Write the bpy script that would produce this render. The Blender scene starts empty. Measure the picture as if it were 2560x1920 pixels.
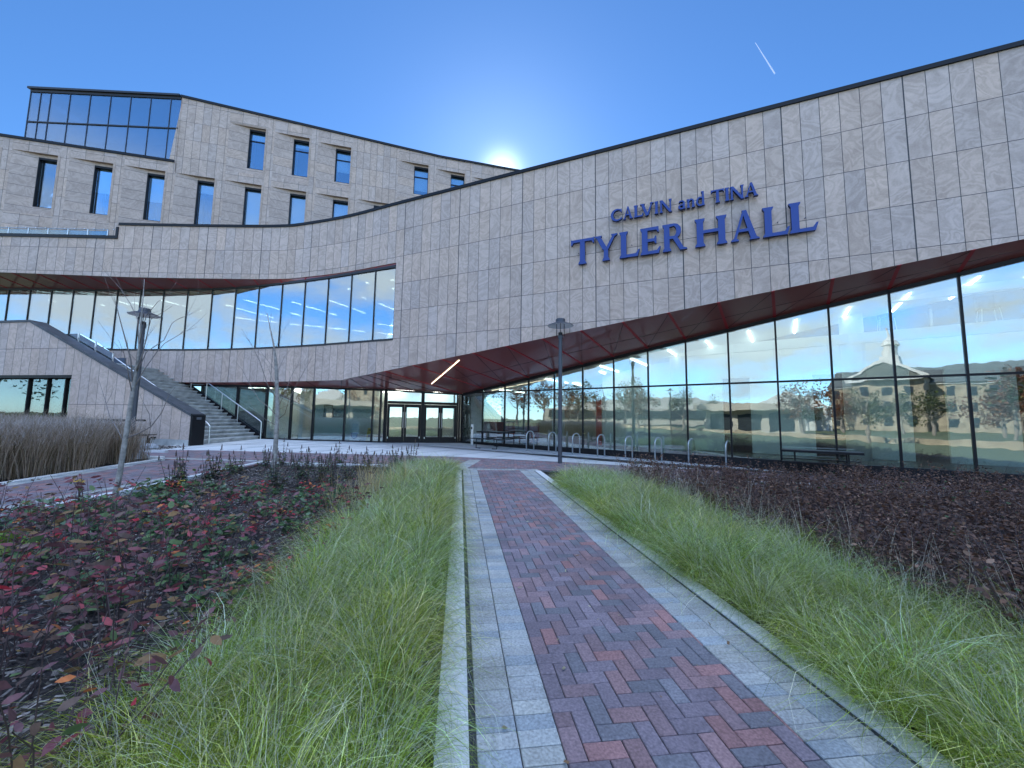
import bpy, math, random
import numpy as np
from mathutils import Vector, Matrix
from mathutils.bvhtree import BVHTree
random.seed(7); RNG = np.random.default_rng(11)
R = math.radians
scene = bpy.context.scene
COL = scene.collection

# ---------------------------------------------------------------- camera
F = 961.0; CH = 1.57; GA = .0105; GB = -.014
PITCH = R(5.25); ROLL = -R(.85)
fwd = np.array([0, math.cos(PITCH), math.sin(PITCH)])
_r0 = np.array([1., 0, 0]); _u0 = np.cross(_r0, fwd)
RT = _r0*math.cos(ROLL) - _u0*math.sin(ROLL)
UP = _u0*math.cos(ROLL) + _r0*math.sin(ROLL)
cam = bpy.data.cameras.new('camera'); co = bpy.data.objects.new('camera', cam); COL.objects.link(co)
cam.sensor_width = 36; cam.lens = F/2560*36; cam.clip_start = .05; cam.clip_end = 30000
m = Matrix.Identity(4)
for i in range(3):
    m[i][0] = RT[i]; m[i][1] = UP[i]; m[i][2] = -fwd[i]
m[2][3] = CH
co.matrix_world = m
scene.camera = co

# ---------------------------------------------------------------- world, sun, exposure
SUN_EL = R(34.0); SUN_AZ = R(-2.0)          # azimuth measured from +Y towards +X
w = bpy.data.worlds.new('World'); scene.world = w; w.use_nodes = True
nt = w.node_tree; N = nt.nodes; K = nt.links
for n in list(N): N.remove(n)
out = N.new('ShaderNodeOutputWorld'); bg = N.new('ShaderNodeBackground'); sky = N.new('ShaderNodeTexSky')
sky.sky_type = 'NISHITA'; sky.sun_disc = False; sky.sun_elevation = SUN_EL; sky.sun_rotation = SUN_AZ
sky.altitude = 0; sky.air_density = 1.0; sky.dust_density = .10; sky.ozone_density = 10.0
bg.inputs['Strength'].default_value = .12
tc = N.new('ShaderNodeTexCoord'); sep = N.new('ShaderNodeSeparateXYZ'); K.new(tc.outputs['Generated'], sep.inputs[0])
mp = N.new('ShaderNodeMapping'); mp.inputs['Scale'].default_value = (1.6, 1.6, 4.5); K.new(tc.outputs['Generated'], mp.inputs[0])
no = N.new('ShaderNodeTexNoise'); no.inputs['Scale'].default_value = 1.7; no.inputs['Detail'].default_value = 9; no.inputs['Roughness'].default_value = .58
K.new(mp.outputs[0], no.inputs['Vector'])
cr = N.new('ShaderNodeValToRGB'); cr.color_ramp.elements[0].position = .37; cr.color_ramp.elements[1].position = .57
K.new(no.outputs[0], cr.inputs[0])
def mrange(a, b, c, d):
    q = N.new('ShaderNodeMapRange'); q.interpolation_type = 'SMOOTHSTEP'
    for i, v in zip((1, 2, 3, 4), (a, b, c, d)): q.inputs[i].default_value = v
    return q
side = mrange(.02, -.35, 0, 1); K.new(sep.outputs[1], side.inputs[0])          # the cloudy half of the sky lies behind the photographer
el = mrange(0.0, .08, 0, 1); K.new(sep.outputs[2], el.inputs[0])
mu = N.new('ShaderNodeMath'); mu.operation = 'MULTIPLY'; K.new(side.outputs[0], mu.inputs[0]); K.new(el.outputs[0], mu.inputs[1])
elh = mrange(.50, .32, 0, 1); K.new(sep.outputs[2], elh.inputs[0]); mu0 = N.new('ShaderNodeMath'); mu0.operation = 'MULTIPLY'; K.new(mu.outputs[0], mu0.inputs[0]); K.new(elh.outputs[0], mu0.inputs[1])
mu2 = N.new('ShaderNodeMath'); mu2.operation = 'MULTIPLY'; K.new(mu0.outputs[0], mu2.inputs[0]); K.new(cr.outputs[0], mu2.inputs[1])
mix = N.new('ShaderNodeMix'); mix.data_type = 'RGBA'
dome = mrange(.25, -.30, .80, 2.4); K.new(sep.outputs[1], dome.inputs[0])        # added gain: sky brightened behind the camera and dimmed ahead, lighting the shaded front
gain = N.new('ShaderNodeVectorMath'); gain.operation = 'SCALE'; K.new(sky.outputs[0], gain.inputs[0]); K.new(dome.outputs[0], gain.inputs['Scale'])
dt = N.new('ShaderNodeVectorMath'); dt.operation = 'DOT_PRODUCT'; nrm = N.new('ShaderNodeVectorMath'); nrm.operation = 'NORMALIZE'; K.new(tc.outputs['Generated'], nrm.inputs[0]); K.new(nrm.outputs[0], dt.inputs[0])
dt.inputs[1].default_value = (math.sin(SUN_AZ)*math.cos(SUN_EL), math.cos(SUN_AZ)*math.cos(SUN_EL), math.sin(SUN_EL))
def halo(p, a):
    q = N.new('ShaderNodeMath'); q.operation = 'POWER'; K.new(mx0.outputs[0], q.inputs[0]); q.inputs[1].default_value = p
    r = N.new('ShaderNodeMath'); r.operation = 'MULTIPLY'; K.new(q.outputs[0], r.inputs[0]); r.inputs[1].default_value = a; return r
mx0 = N.new('ShaderNodeMath'); mx0.operation = 'MAXIMUM'; K.new(dt.outputs['Value'], mx0.inputs[0]); mx0.inputs[1].default_value = 0
h1, h2 = halo(1500, 6.0), halo(90, .42); hs = N.new('ShaderNodeMath'); K.new(h1.outputs[0], hs.inputs[0]); K.new(h2.outputs[0], hs.inputs[1])   # the sun's aureole
hc = N.new('ShaderNodeVectorMath'); hc.operation = 'SCALE'; hc.inputs[0].default_value = (.85, 1.0, .95); K.new(hs.outputs[0], hc.inputs['Scale'])
ga = N.new('ShaderNodeVectorMath'); tn_ = N.new('ShaderNodeVectorMath'); tn_.operation = 'MULTIPLY'; K.new(gain.outputs[0], tn_.inputs[0]); tn_.inputs[1].default_value = (.86, 1.02, 1.06)
K.new(tn_.outputs[0], ga.inputs[0]); K.new(hc.outputs[0], ga.inputs[1])
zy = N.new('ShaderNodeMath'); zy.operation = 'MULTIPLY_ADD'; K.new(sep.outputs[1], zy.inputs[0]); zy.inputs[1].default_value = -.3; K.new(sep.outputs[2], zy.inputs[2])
vl = mrange(.86, 1.02, 0, 1); K.new(zy.outputs[0], vl.inputs[0]); vc = N.new('ShaderNodeVectorMath'); vc.operation = 'SCALE'; vc.inputs[0].default_value = (9.6, 11.2, 13.6); K.new(vl.outputs[0], vc.inputs['Scale'])   # unseen bright patch added overhead to light the ground and stone front
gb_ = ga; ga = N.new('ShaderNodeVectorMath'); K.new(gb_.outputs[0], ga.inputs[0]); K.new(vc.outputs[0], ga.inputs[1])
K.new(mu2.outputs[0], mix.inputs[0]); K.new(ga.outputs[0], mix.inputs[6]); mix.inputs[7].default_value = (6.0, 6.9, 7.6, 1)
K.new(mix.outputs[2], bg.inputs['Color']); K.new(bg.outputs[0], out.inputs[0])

sl = bpy.data.lights.new('sun', 'SUN'); sl.energy = 4.0; sl.angle = R(.53); sl.color = (1, .93, .82)
so = bpy.data.objects.new('sun', sl); COL.objects.link(so)
sd = Vector((math.sin(SUN_AZ)*math.cos(SUN_EL), math.cos(SUN_AZ)*math.cos(SUN_EL), math.sin(SUN_EL)))
so.rotation_euler = sd.to_track_quat('Z', 'Y').to_euler()
vs = scene.view_settings; vs.view_transform = 'Standard'; vs.look = 'None'; vs.gamma = 1; vs.use_curve_mapping = False
vs.exposure = 0.95
try:
    scene.cycles.max_bounces = 8; scene.cycles.transparent_max_bounces = 16
except Exception: pass

# ---------------------------------------------------------------- geometry helpers
def gz(x, y):
    x = max(-40, min(40, x)); y = max(-45, min(40, y))
    return GA*y + GB*x
def ray(px, py): return fwd + RT*(px-1280)/F + UP*(960-py)/F
def ground(px, py, dz=0):
    d = ray(px, py); t = (CH-dz)/(GA*d[1]+GB*d[0]-d[2]); return np.array([t*d[0], t*d[1], CH+t*d[2]])
def at_depth(px, py, Y):
    d = ray(px, py); t = Y/d[1]; return np.array([t*d[0], Y, CH+t*d[2]])
def at_level(px, py, z):
    d = ray(px, py); t = (z-CH)/d[2]; return np.array([t*d[0], t*d[1], z])
class Line:                                    # a vertical plane standing on a straight footprint line
    def __init__(s, p, d): s.p = np.array(p, float); s.d = np.array(d, float)/np.linalg.norm(d); s.n = np.array([s.d[1], -s.d[0]])
    def at(s, k, off=0): return s.p + s.d*k + s.n*off
    def hit(s, px, py):
        d = ray(px, py); n = s.n; t = (n@s.p)/(n@d[:2]); q = t*d
        return (q[:2]-s.p)@s.d, q[2]+CH
class Poly:                                    # a footprint polyline with arc length
    def __init__(s, pts):
        s.P = np.array(pts, float); L = np.linalg.norm(np.diff(s.P, axis=0), axis=1); s.S = np.concatenate([[0], np.cumsum(L)])
    def at(s, k, off=0):
        i = int(np.clip(np.searchsorted(s.S, k)-1, 0, len(s.P)-2)); d = (s.P[i+1]-s.P[i])/(s.S[i+1]-s.S[i])
        return s.P[i]+d*(k-s.S[i]) + np.array([d[1], -d[0]])*off
    def dir(s, k):
        i = int(np.clip(np.searchsorted(s.S, k)-1, 0, len(s.P)-2)); return (s.P[i+1]-s.P[i])/(s.S[i+1]-s.S[i])
    def hit(s, px, py):
        d = ray(px, py)
        for i in range(len(s.P)-1):
            a, b = s.P[i], s.P[i+1]; l = s.S[i+1]-s.S[i]; e = (b-a)/l; n = np.array([e[1], -e[0]])
            q = n@d[:2]
            if abs(q) < 1e-9: continue
            t = (n@a)/q
            if t <= 0: continue
            k = (t*d[:2]-a)@e
            if -1e-6 <= k <= l+1e-6: return s.S[i]+k, CH+t*d[2]
        raise ValueError((px, py))
def smooth(pts, n=8):                          # Catmull-Rom through footprint points
    P = np.array(pts, float); P = np.vstack([2*P[0]-P[1], P, 2*P[-1]-P[-2]]); o = []
    for i in range(1, len(P)-2):
        for t in np.linspace(0, 1, n, endpoint=False):
            a, b, c, d = P[i-1:i+3]
            o.append(.5*(2*b+(c-a)*t+(2*a-5*b+4*c-d)*t*t+(-a+3*b-3*c+d)*t**3))
    o.append(P[-2]); return np.array(o)

def tag(o, label=None, cat=None, group=None, kind=None):
    if label: o['label'] = label
    if cat: o['category'] = cat
    if group: o['group'] = group
    if kind: o['kind'] = kind
    return o
def thing(name, label, cat, loc=(0, 0, 0), rz=0, group=None):
    o = bpy.data.objects.new(name, None); o.empty_display_size = .3; COL.objects.link(o)
    o.location = [float(v) for v in loc]; o.rotation_euler = (0, 0, rz); return tag(o, label, cat, group)
def link(name, me, parent=None):
    o = bpy.data.objects.new(name, me); COL.objects.link(o)
    if parent: o.parent = parent
    return o
def copy_tree(o, parent=None):
    c = o.copy(); COL.objects.link(c)
    if parent: c.parent = parent
    for ch in o.children: copy_tree(ch, c)
    return c
class MB:
    def __init__(s): s.v = []; s.f = []; s.m = []; s.uv = []; s.c = []
    def face(s, pts, mi=0, uv=None, col=None):
        i = len(s.v); s.v += [tuple(float(c) for c in p) for p in pts]; s.f.append(tuple(range(i, i+len(pts)))); s.m.append(mi)
        s.uv.append(uv if uv is not None else [(0, 0)]*len(pts)); s.c.append(col if col is not None else (1, 1, 1))
    def hexa(s, b, t, mi=0, col=None):         # two quads, bottom (counter-clockwise from above) and top
        s.face(b[::-1], mi, col=col); s.face(t, mi, col=col)
        n = len(b)
        for i in range(n): s.face([b[i], b[(i+1) % n], t[(i+1) % n], t[i]], mi, col=col)
    def box(s, c, size, rz=0, mi=0, col=None):
        x, y, z = [v/2 for v in size]; ca, sa = math.cos(rz), math.sin(rz)
        def P(a, b, h): return (c[0]+a*ca-b*sa, c[1]+a*sa+b*ca, c[2]+h)
        s.hexa([P(-x, -y, -z), P(x, -y, -z), P(x, y, -z), P(-x, y, -z)], [P(-x, -y, z), P(x, -y, z), P(x, y, z), P(-x, y, z)], mi, col)
    def beam(s, a, b, wd, h, up=(0, 0, 1), mi=0, col=None):      # rectangular bar from a to b
        a = np.array(a, float); b = np.array(b, float); d = b-a; d /= np.linalg.norm(d); u = np.array(up, float)
        x = np.cross(d, u); x /= np.linalg.norm(x); u = np.cross(x, d); x *= wd/2; u *= h/2
        s.hexa([a-x-u, a+x-u, b+x-u, b-x-u], [a-x+u, a+x+u, b+x+u, b-x+u], mi, col)
    def tube(s, path, rad, n=8, cap=True, mi=0, col=None):
        P = [np.array(p, float) for p in path]; rr = rad if hasattr(rad, '__len__') else [rad]*len(P); rings = []
        ref = None
        for i, p in enumerate(P):
            d = (P[min(i+1, len(P)-1)]-P[max(i-1, 0)]); d = d/(np.linalg.norm(d)+1e-12)
            if ref is None:
                ref = np.array([1., 0, 0]) if abs(d[0]) < .8 else np.array([0, 1., 0])
            x = ref-d*(ref@d); x /= np.linalg.norm(x); ref = x; y = np.cross(d, x)
            rings.append([p+rr[i]*(x*math.cos(2*math.pi*k/n)+y*math.sin(2*math.pi*k/n)) for k in range(n)])
        base = len(s.v)
        for r in rings: s.v += [tuple(float(c) for c in q) for q in r]
        for i in range(len(rings)-1):
            for k in range(n):
                s.f.append((base+i*n+k, base+i*n+(k+1) % n, base+(i+1)*n+(k+1) % n, base+(i+1)*n+k)); s.m.append(mi); s.uv.append([(0, 0)]*4); s.c.append(col or (1, 1, 1))
        if cap:
            s.f.append(tuple(base+k for k in range(n))[::-1]); s.f.append(tuple(base+(len(rings)-1)*n+k for k in range(n)))
            for _ in (0, 1): s.m.append(mi); s.uv.append([(0, 0)]*n); s.c.append(col or (1, 1, 1))
    def lathe(s, prof, c, n=24, mi=0):
        base = len(s.v)
        for r, z in prof:
            for k in range(n): s.v.append((c[0]+r*math.cos(2*math.pi*k/n), c[1]+r*math.sin(2*math.pi*k/n), c[2]+z))
        for i in range(len(prof)-1):
            for k in range(n):
                s.f.append((base+i*n+k, base+i*n+(k+1) % n, base+(i+1)*n+(k+1) % n, base+(i+1)*n+k)); s.m.append(mi); s.uv.append([(0, 0)]*4); s.c.append((1, 1, 1))
    def leaf(s, p, d, nrm, L, W, col, curl=.15):
        p = np.array(p); d = np.array(d)/(np.linalg.norm(d)+1e-9); x = np.cross(d, nrm); x /= (np.linalg.norm(x)+1e-9); nn = np.cross(x, d)
        q = [p, p+d*L*.33+x*W*.5, p+d*L*.33-x*W*.5, p+d*L*.7+x*W*.42-nn*L*curl*.4, p+d*L*.7-x*W*.42-nn*L*curl*.4, p+d*L-nn*L*curl]
        s.face([q[0], q[1], q[2]], col=col); s.face([q[1], q[3], q[4], q[2]], col=col); s.face([q[3], q[5], q[4]], col=col)
    def build(s, name, mats, parent=None, world=True, smooth=False):
        off = np.array(parent.location) if (parent is not None and world) else np.zeros(3)
        if parent is not None and parent.parent is not None and world: off = np.array(parent.parent.location)+off
        me = bpy.data.meshes.new(name); V = np.array(s.v, float)-off
        me.from_pydata(V.tolist(), [], s.f)
        for mt in (mats if isinstance(mats, (list, tuple)) else [mats]): me.materials.append(mt)
        me.polygons.foreach_set('material_index', s.m)
        ul = me.uv_layers.new(name='UVMap'); ul.data.foreach_set('uv', [c for f in s.uv for p in f for c in p])
        ca = me.attributes.new('Col', 'FLOAT_COLOR', 'FACE'); ca.data.foreach_set('color', [c for f in s.c for c in (f[0], f[1], f[2], 1)])
        if smooth: me.polygons.foreach_set('use_smooth', [True]*len(s.f))
        me.update()
        return link(name, me, parent)
def np_mesh(name, V, Q, C, mat, parent=None):  # big quad mesh with one colour per face
    me = bpy.data.meshes.new(name); n, q = len(V), len(Q); k = Q.shape[1]
    me.vertices.add(n); me.vertices.foreach_set('co', V.astype(np.float32).ravel())
    me.loops.add(q*k); me.loops.foreach_set('vertex_index', Q.astype(np.int32).ravel())
    me.polygons.add(q); me.polygons.foreach_set('loop_start', np.arange(0, q*k, k, dtype=np.int32))
    me.update(calc_edges=True)
    ca = me.attributes.new('Col', 'FLOAT_COLOR', 'FACE'); cc = np.ones((q, 4), np.float32); cc[:, :3] = C; ca.data.foreach_set('color', cc.ravel())
    me.materials.append(mat); me.validate(); return link(name, me, parent)

# ---------------------------------------------------------------- materials
def mat(name):
    M = bpy.data.materials.new(name); M.use_nodes = True; t = M.node_tree
    return M, t.nodes, t.links, t.nodes['Principled BSDF']
def plain(name, col, rough=.6, metal=0, coat=0, noise=0, nscale=6, bump=0, emit=0, spec=.5):
    M, n, k, b = mat(name); b.inputs['Base Color'].default_value = (*col, 1); b.inputs['Roughness'].default_value = rough
    b.inputs['Metallic'].default_value = metal; b.inputs['Coat Weight'].default_value = coat; b.inputs['Coat Roughness'].default_value = .06
    b.inputs['Specular IOR Level'].default_value = spec
    if noise or bump:
        t = n.new('ShaderNodeTexCoord'); x = n.new('ShaderNodeTexNoise'); x.inputs['Scale'].default_value = nscale; x.inputs['Detail'].default_value = 8
        k.new(t.outputs['Object'], x.inputs['Vector'])
        if noise:
            r = n.new('ShaderNodeMapRange'); r.inputs[1].default_value = .3; r.inputs[2].default_value = .7; r.inputs[3].default_value = 1-noise; r.inputs[4].default_value = 1+noise
            k.new(x.outputs[0], r.inputs[0]); c = n.new('ShaderNodeMix'); c.data_type = 'RGBA'; c.blend_type = 'MULTIPLY'; c.inputs[0].default_value = 1
            c.inputs[6].default_value = (*col, 1); k.new(r.outputs[0], c.inputs[7]); k.new(c.outputs[2], b.inputs['Base Color'])
        if bump:
            bm = n.new('ShaderNodeBump'); bm.inputs['Strength'].default_value = bump; bm.inputs['Distance'].default_value = .02; k.new(x.outputs[0], bm.inputs['Height']); k.new(bm.outputs[0], b.inputs['Normal'])
    if emit: b.inputs['Emission Color'].default_value = (*col, 1); b.inputs['Emission Strength'].default_value = emit
    return M
def attr_mat(name, rough=.6, trans=0, bump=0, nscale=60, noise=.15, spec=.3, stain=0):
    M, n, k, b = mat(name); a = n.new('ShaderNodeAttribute'); a.attribute_name = 'Col'
    b.inputs['Roughness'].default_value = rough; b.inputs['Specular IOR Level'].default_value = spec
    t = n.new('ShaderNodeTexCoord'); x = n.new('ShaderNodeTexNoise'); x.inputs['Scale'].default_value = nscale; x.inputs['Detail'].default_value = 6
    k.new(t.outputs['Object'], x.inputs['Vector'])
    r = n.new('ShaderNodeMapRange'); r.inputs[1].default_value = .3; r.inputs[2].default_value = .7; r.inputs[3].default_value = 1-noise; r.inputs[4].default_value = 1+noise
    k.new(x.outputs[0], r.inputs[0]); c = n.new('ShaderNodeMix'); c.data_type = 'RGBA'; c.blend_type = 'MULTIPLY'; c.inputs[0].default_value = 1
    k.new(a.outputs['Color'], c.inputs[6]); k.new(r.outputs[0], c.inputs[7])
    if stain:                                   # broad worn and damp patches across the paving
        x2 = n.new('ShaderNodeTexNoise'); x2.inputs['Scale'].default_value = 1.7; x2.inputs['Detail'].default_value = 7; x2.inputs['Roughness'].default_value = .65; k.new(t.outputs['Object'], x2.inputs['Vector'])
        r2 = n.new('ShaderNodeMapRange'); r2.inputs[1].default_value = .32; r2.inputs[2].default_value = .68; r2.inputs[3].default_value = 1-stain*1.3; r2.inputs[4].default_value = 1+stain; k.new(x2.outputs[0], r2.inputs[0])
        m3 = n.new('ShaderNodeMath'); m3.operation = 'MULTIPLY'; k.new(r.outputs[0], m3.inputs[0]); k.new(r2.outputs[0], m3.inputs[1]); k.new(m3.outputs[0], c.inputs[7])
    k.new(c.outputs[2], b.inputs['Base Color'])
    if bump:
        bm = n.new('ShaderNodeBump'); bm.inputs['Strength'].default_value = bump; bm.inputs['Distance'].default_value = .004; k.new(x.outputs[0], bm.inputs['Height']); k.new(bm.outputs[0], b.inputs['Normal'])
    if trans:
        o = n['Material Output']; tr = n.new('ShaderNodeBsdfTranslucent'); ms = n.new('ShaderNodeMixShader'); ms.inputs[0].default_value = trans
        k.new(c.outputs[2], tr.inputs[0]); k.new(b.outputs[0], ms.inputs[1]); k.new(tr.outputs[0], ms.inputs[2]); k.new(ms.outputs[0], o.inputs[0])
    return M
def stone(name, pw, ph, u0=0, v0=0, tone=1.0, lines=True, wide=0):
    """travertine-like cladding; UV is metres along the wall and height, panels pw by ph with open joints"""
    M, n, k, b = mat(name)
    def math_(op, a, bb=None, c=None):
        q = n.new('ShaderNodeMath'); q.operation = op
        for i, v in enumerate((a, bb, c)):
            if v is None: continue
            if isinstance(v, (int, float)): q.inputs[i].default_value = v
            else: k.new(v, q.inputs[i])
        return q.outputs[0]
    uv = n.new('ShaderNodeUVMap'); uv.uv_map = 'UVMap'; sp = n.new('ShaderNodeSeparateXYZ'); k.new(uv.outputs[0], sp.inputs[0])
    U = math_('DIVIDE', math_('SUBTRACT', sp.outputs[0], u0), pw); V = math_('DIVIDE', math_('SUBTRACT', sp.outputs[1], v0), ph)
    iu, iv = math_('FLOOR', U), math_('FLOOR', V); fu, fv = math_('FRACT', U), math_('FRACT', V)
    cell = n.new('ShaderNodeCombineXYZ'); k.new(iu, cell.inputs[0]); k.new(iv, cell.inputs[1])
    wn = n.new('ShaderNodeTexWhiteNoise'); k.new(cell.outputs[0], wn.inputs['Vector'])
    off = n.new('ShaderNodeVectorMath'); off.operation = 'SCALE'; off.inputs['Scale'].default_value = 37; k.new(wn.outputs['Color'], off.inputs[0])
    add = n.new('ShaderNodeVectorMath'); k.new(uv.outputs[0], add.inputs[0]); k.new(off.outputs[0], add.inputs[1])
    n1 = n.new('ShaderNodeTexNoise'); n1.inputs['Scale'].default_value = 1.15; n1.inputs['Detail'].default_value = 3.5; n1.inputs['Distortion'].default_value = 1.1; k.new(add.outputs[0], n1.inputs['Vector'])
    swirl = math_('SINE', math_('MULTIPLY', n1.outputs[0], 46))
    n2 = n.new('ShaderNodeTexNoise'); n2.inputs['Scale'].default_value = 2.2; n2.inputs['Detail'].default_value = 6; n2.inputs['Distortion'].default_value = .8; k.new(add.outputs[0], n2.inputs['Vector'])
    n3 = n.new('ShaderNodeTexNoise'); n3.inputs['Scale'].default_value = 24; n3.inputs['Detail'].default_value = 5; k.new(add.outputs[0], n3.inputs['Vector'])
    s1 = math_('MULTIPLY_ADD', swirl, .10, .5)
    s2 = math_('ADD', s1, math_('MULTIPLY', math_('SUBTRACT', n2.outputs[0], .5), .47)); s3 = math_('ADD', s2, math_('MULTIPLY', math_('SUBTRACT', n3.outputs[0], .5), .3))
    rp = n.new('ShaderNodeValToRGB'); e = rp.color_ramp.elements
    def C(r, g, bl): return (min(.95, r*tone*1.07), g*tone*1.06, bl*tone*1.11, 1)
    e[0].position = .12; e[0].color = C(.31, .226, .168); e[1].position = .92; e[1].color = C(.70, .555, .42)
    for p, c in ((.38, C(.425, .328, .247)), (.58, C(.51, .398, .305)), (.74, C(.58, .458, .348))):
        q = e.new(p); q.color = c
    k.new(s3, rp.inputs[0])
    tn = n.new('ShaderNodeMapRange'); tn.inputs[3].default_value = .93; tn.inputs[4].default_value = 1.08; k.new(wn.outputs['Value'], tn.inputs[0])
    mx = n.new('ShaderNodeMix'); mx.data_type = 'RGBA'; mx.blend_type = 'MULTIPLY'; mx.inputs[0].default_value = 1; k.new(rp.outputs[0], mx.inputs[6]); k.new(tn.outputs[0], mx.inputs[7])
    hx = n.new('ShaderNodeMix'); hx.data_type = 'RGBA'; sc_ = n.new('ShaderNodeSeparateColor'); k.new(wn.outputs['Color'], sc_.inputs[0]); k.new(sc_.outputs[1], hx.inputs[0]); hx.inputs[6].default_value = (1.06, .99, .96, 1); hx.inputs[7].default_value = (.99, .985, 1.04, 1)
    my = n.new('ShaderNodeMix'); my.data_type = 'RGBA'; my.blend_type = 'MULTIPLY'; my.inputs[0].default_value = 1; k.new(mx.outputs[2], my.inputs[6]); k.new(hx.outputs[2], my.inputs[7])
    colr = my.outputs[2]
    b.inputs['Roughness'].default_value = .62; b.inputs['Specular IOR Level'].default_value = .4
    if lines:
        du = math_('MULTIPLY', math_('MINIMUM', fu, math_('SUBTRACT', 1.0, fu)), pw); dv = math_('MULTIPLY', math_('MINIMUM', fv, math_('SUBTRACT', 1.0, fv)), ph)
        jw = .0078
        if wide:                                # every wide-th joint is an open expansion joint
            near = math_('ROUND', U); isw = math_('LESS_THAN', math_('ABSOLUTE', math_('SUBTRACT', math_('FLOORED_MODULO', near, float(wide)), 0.0)), .5)
            ju = math_('LESS_THAN', du, math_('MULTIPLY_ADD', isw, .008, jw))
        else: ju = math_('LESS_THAN', du, jw)
        j = math_('MAXIMUM', ju, math_('LESS_THAN', dv, jw))
        mj = n.new('ShaderNodeMix'); mj.data_type = 'RGBA'; k.new(j, mj.inputs[0]); k.new(colr, mj.inputs[6]); mj.inputs[7].default_value = (.055, .05, .05, 1); colr = mj.outputs[2]
        bm = n.new('ShaderNodeBump'); bm.inputs['Strength'].default_value = .6; bm.inputs['Distance'].default_value = .015
        k.new(math_('SUBTRACT', math_('MULTIPLY', s3, .05), j), bm.inputs['Height']); k.new(bm.outputs[0], b.inputs['Normal'])
    k.new(colr, b.inputs['Base Color']); return M
def glass(name, refl=.25, tint=(.80, .89, .87), wave=.35, rcol=(.92, .97, 1)):
    M, n, k, b = mat(name); o = n['Material Output']; n.remove(b)
    gl = n.new('ShaderNodeBsdfGlossy'); gl.inputs['Roughness'].default_value = .0; gl.inputs['Color'].default_value = (*rcol, 1)
    tr = n.new('ShaderNodeBsdfTransparent'); tr.inputs['Color'].default_value = (*tint, 1)
    t = n.new('ShaderNodeTexCoord'); oi = n.new('ShaderNodeObjectInfo')
    ad = n.new('ShaderNodeVectorMath'); k.new(t.outputs['Object'], ad.inputs[0]); sc = n.new('ShaderNodeVectorMath'); sc.operation = 'SCALE'; sc.inputs['Scale'].default_value = 1
    cb = n.new('ShaderNodeCombineXYZ'); mm = n.new('ShaderNodeMath'); mm.operation = 'MULTIPLY'; mm.inputs[1].default_value = 50; k.new(oi.outputs['Random'], mm.inputs[0]); k.new(mm.outputs[0], cb.inputs[0]); k.new(cb.outputs[0], ad.inputs[1])
    x = n.new('ShaderNodeTexNoise'); x.inputs['Scale'].default_value = 1.5; x.inputs['Detail'].default_value = 1.8; k.new(ad.outputs[0], x.inputs['Vector'])
    bm = n.new('ShaderNodeBump'); bm.inputs['Strength'].default_value = wave; bm.inputs['Distance'].default_value = .0045; k.new(x.outputs[0], bm.inputs['Height']); k.new(bm.outputs[0], gl.inputs['Normal'])
    fr = n.new('ShaderNodeFresnel'); fr.inputs['IOR'].default_value = 1.5
    mr = n.new('ShaderNodeMapRange'); mr.inputs[1].default_value = .04; mr.inputs[2].default_value = .6; mr.inputs[3].default_value = refl; mr.inputs[4].default_value = .95; k.new(fr.outputs[0], mr.inputs[0])
    ms = n.new('ShaderNodeMixShader'); k.new(mr.outputs[0], ms.inputs[0]); k.new(tr.outputs[0], ms.inputs[1]); k.new(gl.outputs[0], ms.inputs[2]); k.new(ms.outputs[0], o.inputs[0])
    return M

S_GRID = stone('stone_grid', .475, 1.25, 0, 10.05-12.5, wide=6)
S_VERT = stone('stone_vertical_panels', .46, 400, 0, -100, wide=6)
S_LEFT = stone('stone_stair_wall', .47, 2.42, 0, 1.93-2.42, tone=1.05)
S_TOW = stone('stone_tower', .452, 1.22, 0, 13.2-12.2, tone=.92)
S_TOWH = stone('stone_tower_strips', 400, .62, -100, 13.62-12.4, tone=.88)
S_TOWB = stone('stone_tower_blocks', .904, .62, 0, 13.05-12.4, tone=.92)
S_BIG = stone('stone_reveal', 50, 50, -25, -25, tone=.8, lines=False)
BLACK = plain('black_anodised_metal', (.009, .008, .009), .45, .0, spec=.25)
DARK = plain('dark_bronze_coping', (.020, .018, .019), .5, .1, noise=.15)
SOFF = plain('dark_red_gloss_panel', (.29, .072, .06), .3, 0, coat=.8)
SOFFJ = plain('red_joint', (.42, .02, .022), .5)
STEEL = plain('brushed_steel', (.62, .63, .64), .28, .95, noise=.1, nscale=40)
SLATEM = plain('slate_blue_frame', (.035, .045, .07), .45)
GALV = plain('galvanised_steel', (.55, .57, .58), .38, .85, noise=.12, nscale=25)
GLASS = glass('curtain_wall_glass')
GLASSR = glass('ribbon_window_glass', refl=.29, tint=(.74, .82, .82))
GLASST = glass('tower_window_glass', refl=.15, tint=(.72, .82, .9))
GLASSP = glass('corner_room_glass', refl=.24, tint=(.5, .6, .7))
GLASSD = glass('stair_wall_glass', refl=.10, tint=(.5, .6, .58))
GLASSC = glass('clear_guard_glass', refl=.10, tint=(.86, .93, .9), wave=.1)
CONC = plain('pale_concrete', (.5, .49, .47), .8, noise=.12, nscale=3, bump=.15)
CONCS = plain('stair_concrete', (.44, .43, .40), .85, noise=.35, nscale=2.2, bump=.3)
KERB = plain('granite_kerb', (.74, .71, .66), .7, noise=.12, nscale=30, bump=.1)
WHITEP = plain('white_interior_paint', (.80, .82, .80), .7)
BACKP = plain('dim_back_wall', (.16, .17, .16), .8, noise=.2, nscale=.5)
MINTP = plain('pale_mint_paint', (.74, .80, .77), .7, noise=.06, nscale=.6)
TANP = plain('warm_tan_paint', (.46, .38, .27), .7, noise=.1, nscale=.7)
FLOORI = plain('polished_floor', (.34, .33, .31), .25, noise=.1, nscale=1)
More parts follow.
